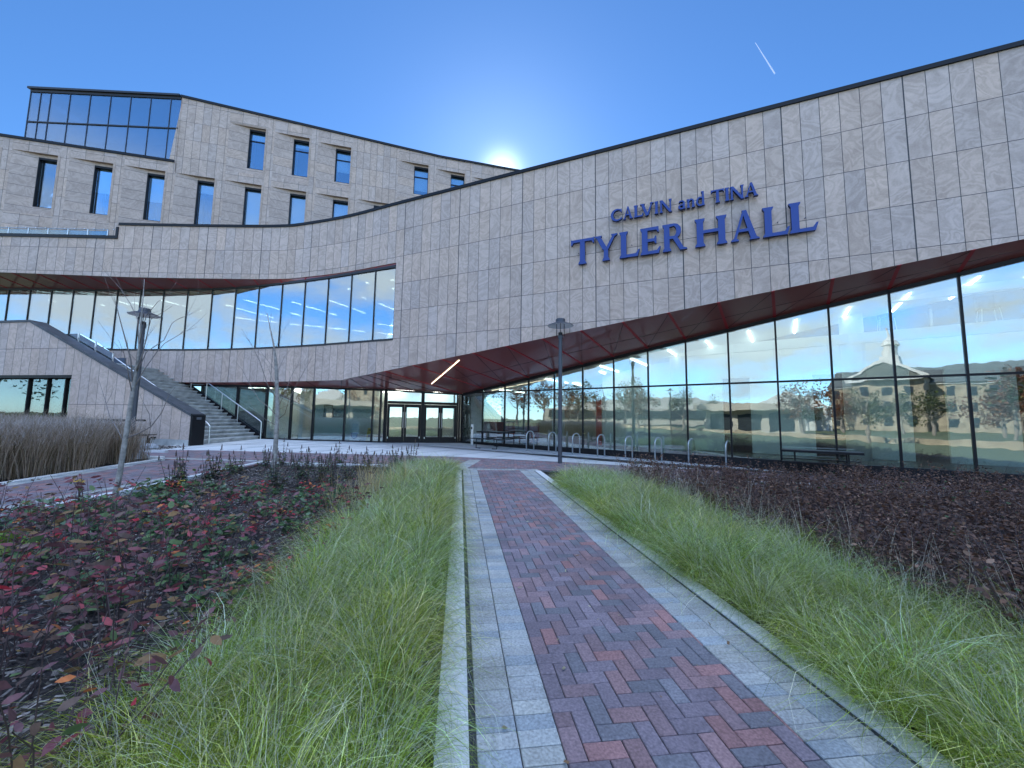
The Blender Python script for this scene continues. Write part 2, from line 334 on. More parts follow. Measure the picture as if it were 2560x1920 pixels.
WOODI = plain('warm_wood_panel', (.30, .12, .05), .4, noise=.25, nscale=2)
REDF = plain('red_upholstery', (.24, .04, .03), .7)
LIGHT = plain('lit_strip', (.98, .97, .92), .5, emit=4.5)
LIGHTS = plain('soffit_strip', (1, .86, .60), .5, emit=1.7)
LIGHTG = plain('lit_ground_floor_strip', (.94, 1, .98), .5, emit=5)
LIGHTL = plain('lit_lobby_strip', (1, .97, .90), .5, emit=11)
LIGHTD = plain('lit_downlight', (1, .93, .8), .5, emit=5)
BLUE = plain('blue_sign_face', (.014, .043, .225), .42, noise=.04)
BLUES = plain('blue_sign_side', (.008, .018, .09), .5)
POLE = plain('grey_lamp_paint', (.06, .062, .072), .42, .2)
HOODIN = plain('white_lamp_reflector', (.8, .8, .8), .5)
BARK = plain('grey_brown_bark', (.30, .265, .23), .85, noise=.4, nscale=14, bump=.5)
TWIG = plain('twig_bark', (.22, .18, .16), .8, noise=.2, nscale=20)
LEAF = attr_mat('shrub_leaf', .5, .25, spec=.35)
STEM = plain('dark_stem', (.085, .05, .045), .7)
GRASS = attr_mat('grass_blade', .42, .45, spec=.28)
PAVE = attr_mat('paver', .8, 0, bump=.5, nscale=70, noise=.28, stain=.16)
# ================================================================ THE HALL
T667 = R(66.9)
S = Line((10.6, 10.0), (math.sin(T667), -math.cos(T667)))          # main stone front, k grows to the right
W = Line((-2.75, 21.1), (.817, -.576))                              # tall curtain wall
U = Poly(np.vstack([smooth([(-44, 18.9), (-26.4, 19.05), (-20.3, 19.14), (-15.4, 19.17), (-12.0, 19.08), (-10.2, 18.68), (-8.03, 17.97), (-5.3, 16.785)])]))
G = Poly(smooth([(-44, 21.3), (-28.5, 20.82), (-22, 20.72), (-15.9, 20.2), (-11.95, 19.25), (-9.5, 18.45), (-8.0, 17.86), (-5.3, 16.785)]))
D = Poly([(-24, 22.3), (-18.5, 21.1), (-13.2, 19.95), (-10.0, 19.62), (-6.45, 19.75), (-2.75, 21.1)])
ROOF = 11.42; TOPW = lambda s: 3.61+.157*(s-4.31)
SBOT = lambda k: 3.29+.130*(20.21+k)
hall = thing('university_hall', 'long stone clad hall with a sweeping roofline, a red soffit and tall reflective glass walls', 'building', (-3, 16, .2))

def strip(mb, foot, rows, t=.3, mi=0, u0=0.0, f0=0, zgap=True):
    """solid wall along a footprint: rows = (k, z bottom, z top)"""
    for i in range(len(rows)-1):
        (a, b0, t0), (c, b1, t1) = rows[i], rows[i+1]
        fa, fc, ba, bc = foot.at(a, f0), foot.at(c, f0), foot.at(a, f0-t), foot.at(c, f0-t)
        A = lambda p, z: (p[0], p[1], z)
        mb.face([A(fa, b0), A(fc, b1), A(fc, t1), A(fa, t0)], mi, [(a+u0, b0), (c+u0, b1), (c+u0, t1), (a+u0, t0)])
        mb.face([A(bc, b1), A(ba, b0), A(ba, t0), A(bc, t1)], mi, [(c, b1), (a, b0), (a, t0), (c, t1)])
        mb.face([A(fa, t0), A(fc, t1), A(bc, t1), A(ba, t0)], mi, [(a, 0), (c, 0), (c, t), (a, t)])
        mb.face([A(ba, b0), A(bc, b1), A(fc, b1), A(fa, b0)], mi, [(a, t), (c, t), (c, 0), (a, 0)])
        if i == 0: mb.face([A(ba, b0), A(fa, b0), A(fa, t0), A(ba, t0)], mi, [(0, b0), (t, b0), (t, t0), (0, t0)])
        if i == len(rows)-2: mb.face([A(fc, b1), A(bc, b1), A(bc, t1), A(fc, t1)], mi, [(0, b1), (t, b1), (t, t1), (0, t1)])
KW = -17.29                                   # right end of the ribbon window on the stone front
mb = MB(); ks = list(np.linspace(KW, 6.5, 24))
strip(mb, S, [(k, SBOT(k), ROOF-.13) for k in ks], .35, u0=-.21)
mb.build('stone_facade', S_GRID, hall)
Uend = U.S[-1]; step_k = U.hit(297, 575)[0]
def Ub(k): return 8.54+.14*max(0, min(1, (U.S[-1]-14.5-k)/8))
mb = MB(); kk = np.linspace(step_k, Uend, 44)
strip(mb, U, [(k, Ub(k), ROOF-.13) for k in kk], .35, u0=KW-Uend-.21)
kk = np.linspace(2, step_k, 24)
strip(mb, U, [(k, Ub(k), 10.56) for k in kk], .35, u0=KW-Uend-.21)
mb.build('upper_stone_band', S_GRID, hall)
Gend = G.S[-1]; mb = MB(); k0 = G.hit(854, 950)[0]
def Gb(k): return 3.28 if k <= k0 else SBOT(KW-(Gend-k))
kk = np.concatenate([np.linspace(14, k0, 40), np.linspace(k0, Gend, 8)[1:]])
strip(mb, G, [(k, Gb(k), 4.98) for k in kk], .35, u0=KW-Gend-.21)
mb.build('lower_stone_band', S_VERT, hall)
# coping
mb = MB()
strip(mb, S, [(k, ROOF-.128, ROOF) for k in np.linspace(KW, 6.5, 12)], .55, f0=.05)
strip(mb, U, [(k, ROOF-.128, ROOF) for k in np.linspace(step_k, Uend, 44)], .55, f0=.05)
strip(mb, U, [(k, 10.562, 10.72) for k in np.linspace(2, step_k, 24)], .55, f0=.05)
p = U.at(step_k, .05); mb.box((p[0]-.06, p[1]+.27, 10.96), (.12, .52, .47))
mb.build('coping', BLACK, hall)
# ---- soffit over the entrance and along the tall glass
inner, outer = [], []
kD0 = D.hit(854, 968)[0]
Kout = None
def W_out(s):                                  # walk straight out from the glass to the stone front
    p = W.at(s); n = W.n; A = np.array([n, -S.d]).T; t, k = np.linalg.solve(A, S.p-p); return k
DTOP = lambda x: 2.95-.018*(x+2.75)
kS0 = -20.21
for k in np.linspace(D.hit(470, 960)[0], kD0, 8)[:-1]:
    p = D.at(k); inner.append((*p, DTOP(p[0])))
    xs = np.linspace(16, k0, 200); q = min((G.at(v) for v in xs), key=lambda q: abs(q[0]-p[0])); outer.append((*(q+np.array([0, .02])), 3.283))
wk = W_out(0)
for f in np.linspace(0, 1, 6)[:-1]:
    k = kD0+(D.S[-1]-kD0)*f; p = D.at(k); inner.append((*p, DTOP(p[0]))); q = S.at(kS0+(wk-kS0)*f); outer.append((*q, SBOT(kS0+(wk-kS0)*f)))
mulls = [1.5+1.4225*i for i in range(18)]
for s in [0]+mulls:
    p = W.at(s); inner.append((*p, TOPW(s)+.0)); k = W_out(s); q = S.at(k); outer.append((*q, SBOT(k)))
mb = MB()
for i in range(len(inner)-1):
    a, b, c, d = inner[i], inner[i+1], outer[i+1], outer[i]
    up = np.array([0, 0, .25])
    mb.face([d, c, b, a]); mb.face([np.array(a)+up, np.array(b)+up, np.array(c)+up, np.array(d)+up])
    mb.beam(np.array(a)-[0, 0, .004], np.array(d)-[0, 0, .004], .085 if i > 11 else .018, .02, mi=1 if i > 11 else 2)
    a_, b_, c_, d_ = [np.array(v) for v in (a, b, c, d)]
    if i > 12: mb.beam(a_+(d_-a_)*.02-[0, 0, .003], b_+(c_-b_)*.97-[0, 0, .003], .012, .014, mi=2)       # diagonal panel joint
    if i > 12: mb.beam(a_*.55+d_*.45-[0, 0, .003], b_*.55+c_*.45-[0, 0, .003], .010, .012, mi=2)
mb.build('soffit', [SOFF, SOFFJ, BLACK], hall)
soff_bvh = BVHTree.FromPolygons([tuple(map(float, v)) for v in mb.v], mb.f)
def on_soffit(px, py):
    d = ray(px, py); h = soff_bvh.ray_cast(Vector((0, 0, CH)), Vector(d).normalized()); return np.array(h[0])
a, b = on_soffit(1148, 900), on_soffit(1079, 959)
mb = MB(); mb.beam(a-[0, 0, .012], b-[0, 0, .012], .034, .03); mb.build('soffit_light', LIGHTS, hall)
# red fascia above the ribbon window
mb = MB(); xsU = np.linspace(4, Uend, 300); PU = np.array([U.at(k) for k in xsU])
gk = np.linspace(4, Gend-.02, 60); prev = None
for k in gk:
    p = G.at(k); j = int(np.argmin(abs(PU[:, 0]-p[0]-.0))); q = PU[j]; cur = (np.array([*p, 8.40]), np.array([*(q+np.array([0, .05])), Ub(xsU[j])+.004]))
    if prev: mb.face([prev[1], cur[1], cur[0], prev[0]])
    prev = cur
gm_px = [x/3.95 for x in (72, 285, 497, 712, 930, 1150, 1380, 1608, 1845, 2087)]+[540+x/3.95 for x in (185, 413, 643, 868, 1096, 1325, 1558)]
gm = [G.hit(x, 740)[0] for x in gm_px]; gm = [gm[0]-3.9, gm[0]-2.6, gm[0]-1.3]+gm
for k in gm:
    p = G.at(k); j = int(np.argmin(abs(PU[:, 0]-p[0]))); q = PU[j]
    mb.beam((*p, 8.394), (q[0], q[1]+.05, Ub(xsU[j])-.004), .07, .02, mi=1)
mb.build('red_fascia', [SOFF, SOFFJ], hall)

# ---- tall curtain wall
Z0, ZT = .36, 2.965
sl_ = [0.04]+mulls
for i in range(len(sl_)-1):
    a, b = sl_[i]+.028, sl_[i+1]-.028
    for lo, hi in ((lambda s: Z0, lambda s: ZT-.03), (lambda s: ZT+.03, lambda s: TOPW(s)-.13)):
        if hi(a) - lo(a) < .02: continue
        m_ = MB(); pa, pb = W.at(a, -.02), W.at(b, -.02); qa, qb = W.at(a, -.035), W.at(b, -.035)
        m_.hexa([(*pa, lo(a)), (*pb, lo(b)), (*qb, lo(b)), (*qa, lo(a))], [(*pa, hi(a)), (*pb, hi(b)), (*qb, hi(b)), (*qa, hi(a))])
        m_.build('glass_pane', GLASS, hall)
for s in sl_:
    m_ = MB(); wd = .09 if s < .1 else .056; p = W.at(s, -.03)
    m_.box((*p, (Z0+TOPW(s)-.02)/2), (wd, .10, TOPW(s)-.02-Z0), math.atan2(W.d[1], W.d[0])); m_.build('mullion', BLACK, hall)
mb = MB()
for i in range(len(sl_)-1):
    a, b = sl_[i]+.03, sl_[i+1]-.03; mb.beam((*W.at(a, -.02), ZT), (*W.at(b, -.02), ZT), .10, .06)
mb.build('transom', BLACK, hall)
mb = MB(); strip(mb, W, [(s, TOPW(s)-.13, TOPW(s)-.003) for s in np.linspace(0.1, 25.6, 12)], .16, f0=.02); mb.build('head_frame', BLACK, hall)
mb = MB(); strip(mb, W, [(s, gz(*W.at(s))-.25, Z0) for s in np.linspace(-.05, 25.6, 12)], .2, f0=.03); mb.build('base_sill', BLACK, hall)

# ---- entrance wall with doors
dpx = [500, 590, 640+160/6.9125, 640+595/6.9125, 640+985/6.9125, 640+1530/6.9125, 640+2010/6.9125, 640+2145/6.9125]
dk = [D.hit(x, 1040)[0] for x in dpx]; dj = [D.hit(x, 1045)[0] for x in (964, 1056, 1143)]
edges = dk+[dj[0]-.06]
DB = lambda k: gz(*D.at(k))+.06
def dz(k): return DTOP(D.at(k)[0])-.10
for i in range(len(edges)-1):
    a, b = edges[i]+.03, edges[i+1]-.03
    if b-a < .08: continue
    m_ = MB(); pa, pb, qa, qb = D.at(a, -.02), D.at(b, -.02), D.at(a, -.035), D.at(b, -.035)
    m_.hexa([(*pa, DB(a)), (*pb, DB(b)), (*qb, DB(b)), (*qa, DB(a))], [(*pa, dz(a)), (*pb, dz(b)), (*qb, dz(b)), (*qa, dz(a))]); m_.build('glass_pane', GLASS, hall)
for k in edges+[dj[0]+.03, dj[1], dj[2], D.S[-1]-.1]:
    d = D.dir(k); p = D.at(k, -.03); m_ = MB(); m_.box((*p, (DB(k)+dz(k))/2), (.16 if k in (dj[1],) else .075, .15, dz(k)-DB(k)), math.atan2(d[1], d[0])); m_.build('mullion', BLACK, hall)
mb = MB(); kk = sorted(set([D.hit(470, 1000)[0], D.S[2], D.S[3], D.S[4], D.S[-1]-.02]))
strip(mb, D, [(k, dz(k), DTOP(D.at(k)[0])-.004) for k in kk], .16, f0=.02); mb.build('entrance_head', BLACK, hall); mb = MB(); strip(mb, D, [(k, gz(*D.at(k))-.25, DB(k)) for k in kk], .2, f0=.03)
mb.build('entrance_sill', BLACK, hall)
for a, b in ((dj[0]+.08, dj[1]-.09), (dj[1]+.09, dj[2]-.05)):
    z0, zl = DB(a)-.03, 2.27; mid = (a+b)/2; hd = math.atan2(*D.dir(a)[::-1])
    mb = MB(); mb.beam((*D.at(a, -.03), zl+.09), (*D.at(b, -.03), zl+.09), .15, .13); mb.build('door_header', BLACK, hall)
    m_ = MB(); pa, pb, qa, qb = D.at(a, -.02), D.at(b, -.02), D.at(a, -.035), D.at(b, -.035)
    m_.hexa([(*pa, zl+.16), (*pb, zl+.16), (*qb, zl+.16), (*qa, zl+.16)], [(*pa, dz(a)), (*pb, dz(b)), (*qb, dz(b)), (*qa, dz(a))]); m_.build('glass_pane', GLASS, hall)
    for lo, hi, hs in ((a, mid-.006, 1), (mid+.006, b, -1)):
        mb = MB(); st = .115
        def bar(k0_, k1_, za, zb_): c = (D.at(k0_, -.03)+D.at(k1_, -.03))/2; mb.box((*c, (za+zb_)/2), (k1_-k0_, .055, zb_-za), hd)
        bar(lo, lo+st, z0, zl); bar(hi-st, hi, z0, zl); bar(lo+st, hi-st, zl-.16, zl); bar(lo+st, hi-st, z0, z0+.26)
        leaf = mb.build('door', BLACK, hall)
        m_ = MB(); c = D.at((lo+hi)/2, -.03); m_.box((*c, (z0+.26+zl-.16)/2), (hi-lo-2*st, .012, zl-.16-z0-.26), hd); m_.build('door_glass', GLASS, leaf)
        kh = hi-.055 if hs == 1 else lo+.055
        m_ = MB(); m_.tube([(*D.at(kh, .0), z0+.72), (*D.at(kh, .06), z0+.76), (*D.at(kh, .06), z0+1.50), (*D.at(kh, .0), z0+1.54)], .014); m_.build('door_handle', STEEL, leaf)
        m_ = MB(); kp = lo+.04 if hs == 1 else hi-.04; m_.box((*D.at(kp, .012), z0+.22), (.035, .03, .09), hd); m_.build('pivot_cover', STEEL, leaf)

# ---- ribbon window
for i in range(len(gm)):
    a = gm[i]+.025; b = (gm[i+1] if i+1 < len(gm) else Gend-.03)-.025
    m_ = MB(); pa, pb, qa, qb = G.at(a, -.06), G.at(b, -.06), G.at(a, -.075), G.at(b, -.075)
    m_.hexa([(*pa, 5.07), (*pb, 5.07), (*qb, 5.07), (*qa, 5.07)], [(*pa, 8.32), (*pb, 8.32), (*qb, 8.32), (*qa, 8.32)]); m_.build('ribbon_pane', GLASSR, hall)
    m_ = MB(); p = G.at(gm[i], -.07); d = G.dir(gm[i]); m_.box((*p, 6.70), (.032, .10, 3.26), math.atan2(d[1], d[0])); m_.build('mullion', DARK, hall)
mb = MB(); kk = np.linspace(10, Gend-.01, 40)
strip(mb, G, [(k, 8.32, 8.44) for k in kk], .2, f0=.01); mb.build('ribbon_head', DARK, hall); mb = MB(); strip(mb, G, [(k, 4.983, 5.07) for k in kk], .3, f0=.02); mb.build('ribbon_sill', DARK, hall)
mb = MB(); p = S.at(KW, -.09); mb.box((*p, 6.75), (.05, .16, 3.56), math.atan2(S.d[1], S.d[0])); mb.build('ribbon_jamb', DARK, hall)

# ---- interior: floors, walls, ceiling, columns, lights
def slab(mb, pts, z0, z1, mi=0): mb.hexa([(x, y, z0) for x, y in pts], [(x, y, z1) for x, y in pts], mi)
Wb = lambda s, o: tuple(W.at(s, -o))
mb = MB(); slab(mb, [Wb(.1, .25), Wb(25, .25), Wb(25, 12), Wb(-4, 12)], .1, .34); slab(mb, [(-18.0, 21.5), (-13.2, 20.2), (-6.4, 20.0), (-2.8, 21.4), (-2, 31), (-18, 31)], .1, .335)
mb.build('ground_floor', FLOORI, hall)
mb = MB(); slab(mb, [Wb(9.5, 3.2), Wb(25, 3.2), Wb(25, 11.8), Wb(9.5, 11.8)], 4.35, 4.8); slab(mb, [Wb(-3.5, 3.6), Wb(9.4, 3.6), Wb(9.4, 11.8), Wb(-3.5, 11.8)], 4.0, 4.8)
mb.build('mezzanine_floor', WHITEP, hall)
mb = MB()
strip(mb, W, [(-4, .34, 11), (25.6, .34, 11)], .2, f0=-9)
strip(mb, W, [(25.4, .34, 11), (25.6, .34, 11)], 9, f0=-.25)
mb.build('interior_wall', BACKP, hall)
WL = Line(W.at(0, -3.0), W.d)
for x0, x1 in ((1506, 1809), (1878, 2037), (2126, 2282), (2371, 2552), (2640, 2900)):
    s0, s1 = WL.hit(x0, 1050)[0], WL.hit(x1, 1050)[0]; mb = MB(); strip(mb, W, [(s0, .35, 3.45), (s1, .35, 3.45)], .16, f0=-3.0); mb.build('partition', MINTP, hall)
mb = MB(); s0 = WL.hit(1506, 1050)[0]; strip(mb, W, [(s0, 3.452, 4.34), (25.3, 3.452, 4.34)], .16, f0=-3.05); mb.build('bulkhead', WHITEP, hall)
mb = MB(); s0, s1 = WL.hit(1494, 1050)[0], WL.hit(1507, 1050)[0]; strip(mb, W, [(s0, .36, 2.6), (s1, .36, 2.6)], .05, f0=-2.8); mb.build('red_banner', plain('red_banner_cloth', (.5, .05, .03), .7), hall)
mb = MB(); ss = np.linspace(.3, 25, 14)
for a, b in zip(ss[:-1], ss[1:]):
    P = [(*W.at(k, -o), TOPW(k)-.135) for k, o in ((a, .16), (b, .16), (b, 3.1), (a, 3.1))]; Q_ = [(x, y, z+.12) for x, y, z in P]; mb.hexa(P, Q_)
mb.build('sloped_ceiling', WHITEP, hall)
for s, o in ((2.2, 2.0), (5.0, 2.4), (7.8, 1.6), (9.2, 1.6), (10.7, 1.6), (12.1, 1.6), (13.5, 1.6), (14.9, 1.6), (16.3, 1.6), (17.7, 1.6), (19.1, 1.6), (20.5, 1.6), (22, 1.6)):
    mb = MB(); zc = TOPW(s)-.17; mb.beam((*W.at(s, -.5), zc), (*W.at(s, -2.9), zc), .042, .035); mb.build('ceiling_light', LIGHTG, hall)
mb = MB(); strip(mb, W, [(2.2, .35, 2.9), (6.9, .35, 2.9)], .12, f0=-3.6); mb.build('tan_partition', TANP, hall)
mb = MB(); slab(mb, [(-18.2, 22.6), (-2.2, 22.6), (-2.2, 33), (-18.2, 33)], 3.3, 3.6); mb.build('lobby_ceiling', WHITEP, hall)
for x, y in ((-15.5, 23.6), (-12.5, 23.4), (-9.5, 23.4), (-6.5, 23.8), (-14, 25.6), (-8, 25.6), (-5, 25.4)):
    mb = MB(); mb.beam((x-.7, y, 3.27), (x+.7, y, 3.27), .10, .05); mb.build('ceiling_light', LIGHTL, hall)
mb = MB(); mb.box((-9, 25.9, 1.8), (14, .2, 3)); mb.box((-11.6, 24.3, 1.8), (.2, 6, 3)); mb.build('lobby_wall', WHITEP, hall)
for s, o in ((4.9, 2.0), (10.7, 2.2), (16.5, 2.2), (22.3, 2.2)):
    mb = MB(); mb.tube([(*Wb(s, o), .34), (*Wb(s, o), 8)], .33, 24); mb.build('column', WHITEP, hall, smooth=True)
for x, y in ((-7.6, 20.2), (-13.5, 22.3), (-19.2, 22.6), (-25.5, 22.8)):
    mb = MB(); mb.tube([(x, y, 4.7), (x, y, 8.7)], .3, 20); mb.build('column', WHITEP, hall, smooth=True)
CEIL = 8.55
mb = MB(); gp = [tuple(G.at(k, -.25)) for k in np.linspace(4, Gend, 30)]
slab(mb, gp+[(8, 33), (-45, 33)], CEIL, CEIL+.3); mb.build('upper_ceiling', WHITEP, hall)
mb = MB(); slab(mb, gp+[(8, 33), (-45, 33)], 4.5, 4.9); mb.build('upper_floor', FLOORI, hall)
mb = MB(); x = -45.0
while x < 6:                                    # far wall of the upper room, wide windows between piers
    mb.box((x+.35, 32, 6.7), (.7, .3, 3.6)); x += 3.2
mb.box((-19, 32, 5.2), (53, .28, .7)); mb.box((-19, 32, 8.1), (53, .28, .9)); mb.box((8, 26, 6.7), (.2, 12, 3.6)); mb.build('upper_rear_wall', WHITEP, hall)
strips_ = [((270, 430), (400, 465)), ((430, 475), (620, 527)), ((660, 425), (845, 483)), ((878, 490), (1068, 550)), ((1110, 435), (1305, 503)), ((1335, 513), (1480, 567)), ((1600, 468), (1758, 530)),
 ((195, 512), (385, 563)), ((650, 535), (838, 590)), ((420, 572), (565, 607)), ((1435, 405), (1490, 428)), ((1100, 560), (1180, 582)), ((100, 485), (165, 500)), ((188, 610), (380, 633)), ((415, 636), (605, 656)), ((640, 658), (830, 680)),
 ((863, 682), (1058, 703)), ((1090, 706), (1285, 725)), ((1325, 729), (1470, 745)), ((1590, 672), (1748, 689)), ((1590, 757), (1745, 775)), ((-990, 440), (-865, 478)), ((-840, 455), (-610, 500)), ((-560, 430), (-370, 480)), ((-340, 487), (-150, 540)), ((-1270, 450), (-1100, 490)), ((-1660, 435), (-1580, 455))]
for (ax, ay), (bx, by) in strips_:
    a = at_level(540+ax/3.95, 640+ay/3.95, CEIL-.03); b = at_level(540+bx/3.95, 640+by/3.95, CEIL-.03)
    m_ = MB(); m_.beam(a, b, .045, .04); m_.build('ceiling_light', LIGHT, hall)
for ax, ay in ((1490, 263), (1738, 237), (1748, 324), (1310, 325)):
    a = at_level(540+ax/3.95, 640+ay/3.95, CEIL-.02); m_ = MB(); m_.lathe([(0, -.01), (.09, -.01), (.09, .02), (0, .02)], a, 14); m_.build('downlight', LIGHTD, hall)
for pa, pb, z in (((2264, 887), (2318, 866), 4.3), ((2378, 736), (2399, 724), 7.2), ((1432, 958), (1452, 964), 3.9), ((1330, 962), (1342, 965), 3.6), ((1233, 984), (1246, 987), 3.3), ((1500, 930), (1512, 934), 3.9)):
    a, b = at_level(*pa, z), at_level(*pb, z); m_ = MB(); m_.beam(a, b, .09, .05); m_.build('ceiling_light', LIGHT, hall)
mb = MB(); slab(mb, [tuple(U.at(k, -.3)) for k in np.linspace(step_k, Uend, 20)]+[tuple(S.at(k, -.3)) for k in (KW+1, 0, 6.4)]+[(24, 16), (24, 40), (-20, 40)], 10.9, 11.1)
slab(mb, [tuple(U.at(k, -.3)) for k in np.linspace(2, step_k-.01, 12)]+[(-20.2, 40), (-44, 40)], 10.2, 10.4); mb.build('roof', DARK, hall)

# ---- interior stair, banner panels seen through the entrance glass
mb = MB()
for i in range(9): mb.box((-15.2+.28*i, 22.0, .34+(1.5-.165*i)/2), (.279, 1.3, 1.5-.165*i))
mb.build('interior_stair', WHITEP, hall)
mb = MB(); mb.beam((-13.6, 22.75, 3.0), (-9.6, 22.75, 1.5), .2, .55); mb.box((-9.35, 22.75, 1.0), (.35, .2, 1.35)); mb.build('stair_side', WOODI, hall)

# ================================================================ SIGN LETTERS
def letter_polys(ch):
    """outlines of a flared serif alphabet, cap height 1; each polygon is one stroke"""
    def v(x, w=.17, y0=0, y1=1, s=.065, bot=True, top=True):
        L = [(x-w/2, y0), (x+w/2, y0)] if not bot else [(x-w/2-s, y0), (x+w/2+s, y0), (x+w/2+s*.9, y0+.045), (x+w/2+.01, y0+.13)]
        T_ = [(x+w/2, y1), (x-w/2, y1)] if not top else [(x+w/2+.01, y1-.13), (x+w/2+s*.9, y1-.045), (x+w/2+s, y1), (x-w/2-s, y1), (x-w/2-s*.9, y1-.045), (x-w/2-.01, y1-.13)]
        B_ = [(x-w/2-.01, y0+.13), (x-w/2-s*.9, y0+.045)] if bot else []
        return L+T_+B_
    def st(a, b, wa, wb, s0=0, s1=0):
        a = np.array(a); b = np.array(b); d = (b-a)/np.linalg.norm(b-a); h = 1/max(.3, abs(d[1]))
        return [(a[0]-wa*h/2, a[1]), (a[0]+wa*h/2, a[1]), (b[0]+wb*h/2, b[1]), (b[0]-wb*h/2, b[1])]
    def arc(cx, cy, rx, ry, a0, a1, w0, w1, n=22):
        o, i = [], []
        for q in range(n+1):
            t = R(a0+(a1-a0)*q/n); f = math.sin(math.pi*q/n); wd = w0+(w1-w0)*f
            o.append((cx+rx*math.cos(t), cy+ry*math.sin(t))); i.append((cx+(rx-wd)*math.cos(t), cy+(ry-wd*.9)*math.sin(t)))
        return o+i[::-1]
    foot = lambda x, w=.16: [(x-w, 0), (x+w, 0), (x+w*.9, .045), (x+.05, .09), (x-.05, .09), (x-w*.9, .045)]
    head = lambda x, w=.16: [(x-w, 1), (x-w*.9, .955), (x-.05, .91), (x+.05, .91), (x+w*.9, .955), (x+w, 1)]
    if ch == 'T': return [v(.45, .18, top=False, y1=.9), [(0, 1.03), (.01, .78), (.055, .80), (.10, .89), (.80, .89), (.845, .80), (.89, .78), (.90, 1.03), (.86, 1.0), (.04, 1.0)]], .9
    if ch == 'Y': return [v(.45, .17, y1=.46, top=False), st((.42, .44), (.14, .95), .18, .17), st((.48, .44), (.78, .95), .12, .09), head(.13, .15), head(.79, .13)], .92
    if ch == 'L': return [v(.16, .18), [(.24, 0), (.66, 0), (.74, .26), (.69, .26), (.60, .12), (.24, .11)]], .74
    if ch == 'E': return [v(.16, .18), [(.24, 0), (.64, 0), (.70, .24), (.65, .24), (.57, .12), (.24, .11)], [(.24, .89), (.56, .88), (.61, .79), (.65, .79), (.64, 1.0), (.24, 1)], [(.24, .46), (.48, .46), (.52, .37), (.56, .37), (.56, .66), (.52, .66), (.48, .57), (.24, .57)]], .70
    if ch == 'R': return [v(.16, .18), [(.24, 1), (.40, 1), (.40, .90), (.24, .89)], [(.24, .44), (.42, .44), (.42, .54), (.24, .55)], arc(.40, .72, .27, .28, 90, -90, .10, .17), [(.36, .47), (.54, .47), (.74, .09), (.86, .045), (.87, 0), (.62, 0)]], .87
    if ch == 'H': return [v(.16, .18), v(.80, .18), [(.24, .46), (.72, .46), (.72, .57), (.24, .57)]], .96
    if ch == 'A': return [st((.14, .05), (.44, 1.0), .09, .07), st((.74, .05), (.46, 1.04), .19, .14), [(.27, .30), (.65, .30), (.62, .40), (.30, .40)], foot(.14, .13), foot(.76, .16)], .93
    if ch == 'C': return [arc(.50, .5, .50, .52, 48, 312, .10, .20), [(.80, .68), (.85, .68), (.86, .98), (.82, .97), (.74, .86)], [(.78, .19), (.85, .06), (.90, .20), (.86, .24)]], .90
    if ch == 'V': return [st((.44, 0), (.15, .95), .17, .18), st((.46, 0), (.74, .95), .12, .08), head(.14, .16), head(.75, .13)], .89
    if ch == 'I': return [v(.15, .19)], .30
    if ch == 'N': return [v(.12, .11), v(.82, .10, bot=False, y0=0), st((.84, -.04), (.14, .97), .17, .17)], .95
    if ch == 'a': return [v(.44, .15, y1=.5, top=False, s=.05), arc(.27, .46, .25, .23, 160, 5, .07, .12), arc(.24, .17, .24, .19, 60, 330, .08, .13), [(.28, .33), (.40, .40), (.40, .30), (.33, .25)]], .58
    if ch == 'n': return [v(.15, .15, y1=.68, top=False, s=.06), v(.55, .15, y1=.46, top=False, s=.06), arc(.38, .42, .245, .27, 180, -5, .08, .14), [(.02, .68), (.02, .63), (.08, .56), (.10, .68)]], .72
    if ch == 'd': return [v(.52, .15, y1=1.1, top=False, s=.05), arc(.30, .34, .30, .36, 30, 330, .08, .14), [(.38, 1.1), (.38, 1.05), (.45, .98), (.46, 1.1)]], .66
def lettering(label, spec):
    lo = S.at(spec[0][1]); root = thing('sign_lettering', label, 'sign', (lo[0], lo[1], spec[0][3]))
    for ch, k0_, k1_, zb_, hh in spec:
        polys, wd = letter_polys(ch); fx = (k1_-k0_)/wd; m_ = MB()
        for i, P in enumerate(polys):
            P = np.array(P); ar = .5*np.sum(P[:, 0]*np.roll(P[:, 1], -1)-np.roll(P[:, 0], -1)*P[:, 1])
            if ar < 0: P = P[::-1]
            f, bk = .165+.0022*i, .06+.001*i
            fr = [(*S.at(k0_+x*fx, f), zb_+y*hh) for x, y in P]; bc = [(*S.at(k0_+x*fx, bk), zb_+y*hh) for x, y in P]
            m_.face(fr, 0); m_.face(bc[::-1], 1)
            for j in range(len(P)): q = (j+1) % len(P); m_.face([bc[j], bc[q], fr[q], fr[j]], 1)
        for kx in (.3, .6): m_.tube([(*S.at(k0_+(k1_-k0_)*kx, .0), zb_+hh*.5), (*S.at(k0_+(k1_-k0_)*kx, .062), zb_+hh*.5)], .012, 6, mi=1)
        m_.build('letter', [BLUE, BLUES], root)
sx = lambda z, y=600: S.hit(1360+z/2.9105, y)[0]
lettering('large blue serif letters TYLER HALL fixed to the grey stone front', [(c, sx(a, y), sx(b, y), 7.145, .925) for c, a, b, y in
    (('T', 203, 372, 640), ('Y', 378, 540, 630), ('L', 552, 700, 620), ('E', 702, 850, 610), ('R', 862, 1040, 600), ('H', 1095, 1330, 590), ('A', 1350, 1563, 580), ('L', 1583, 1780, 570), ('L', 1773, 1985, 560))])
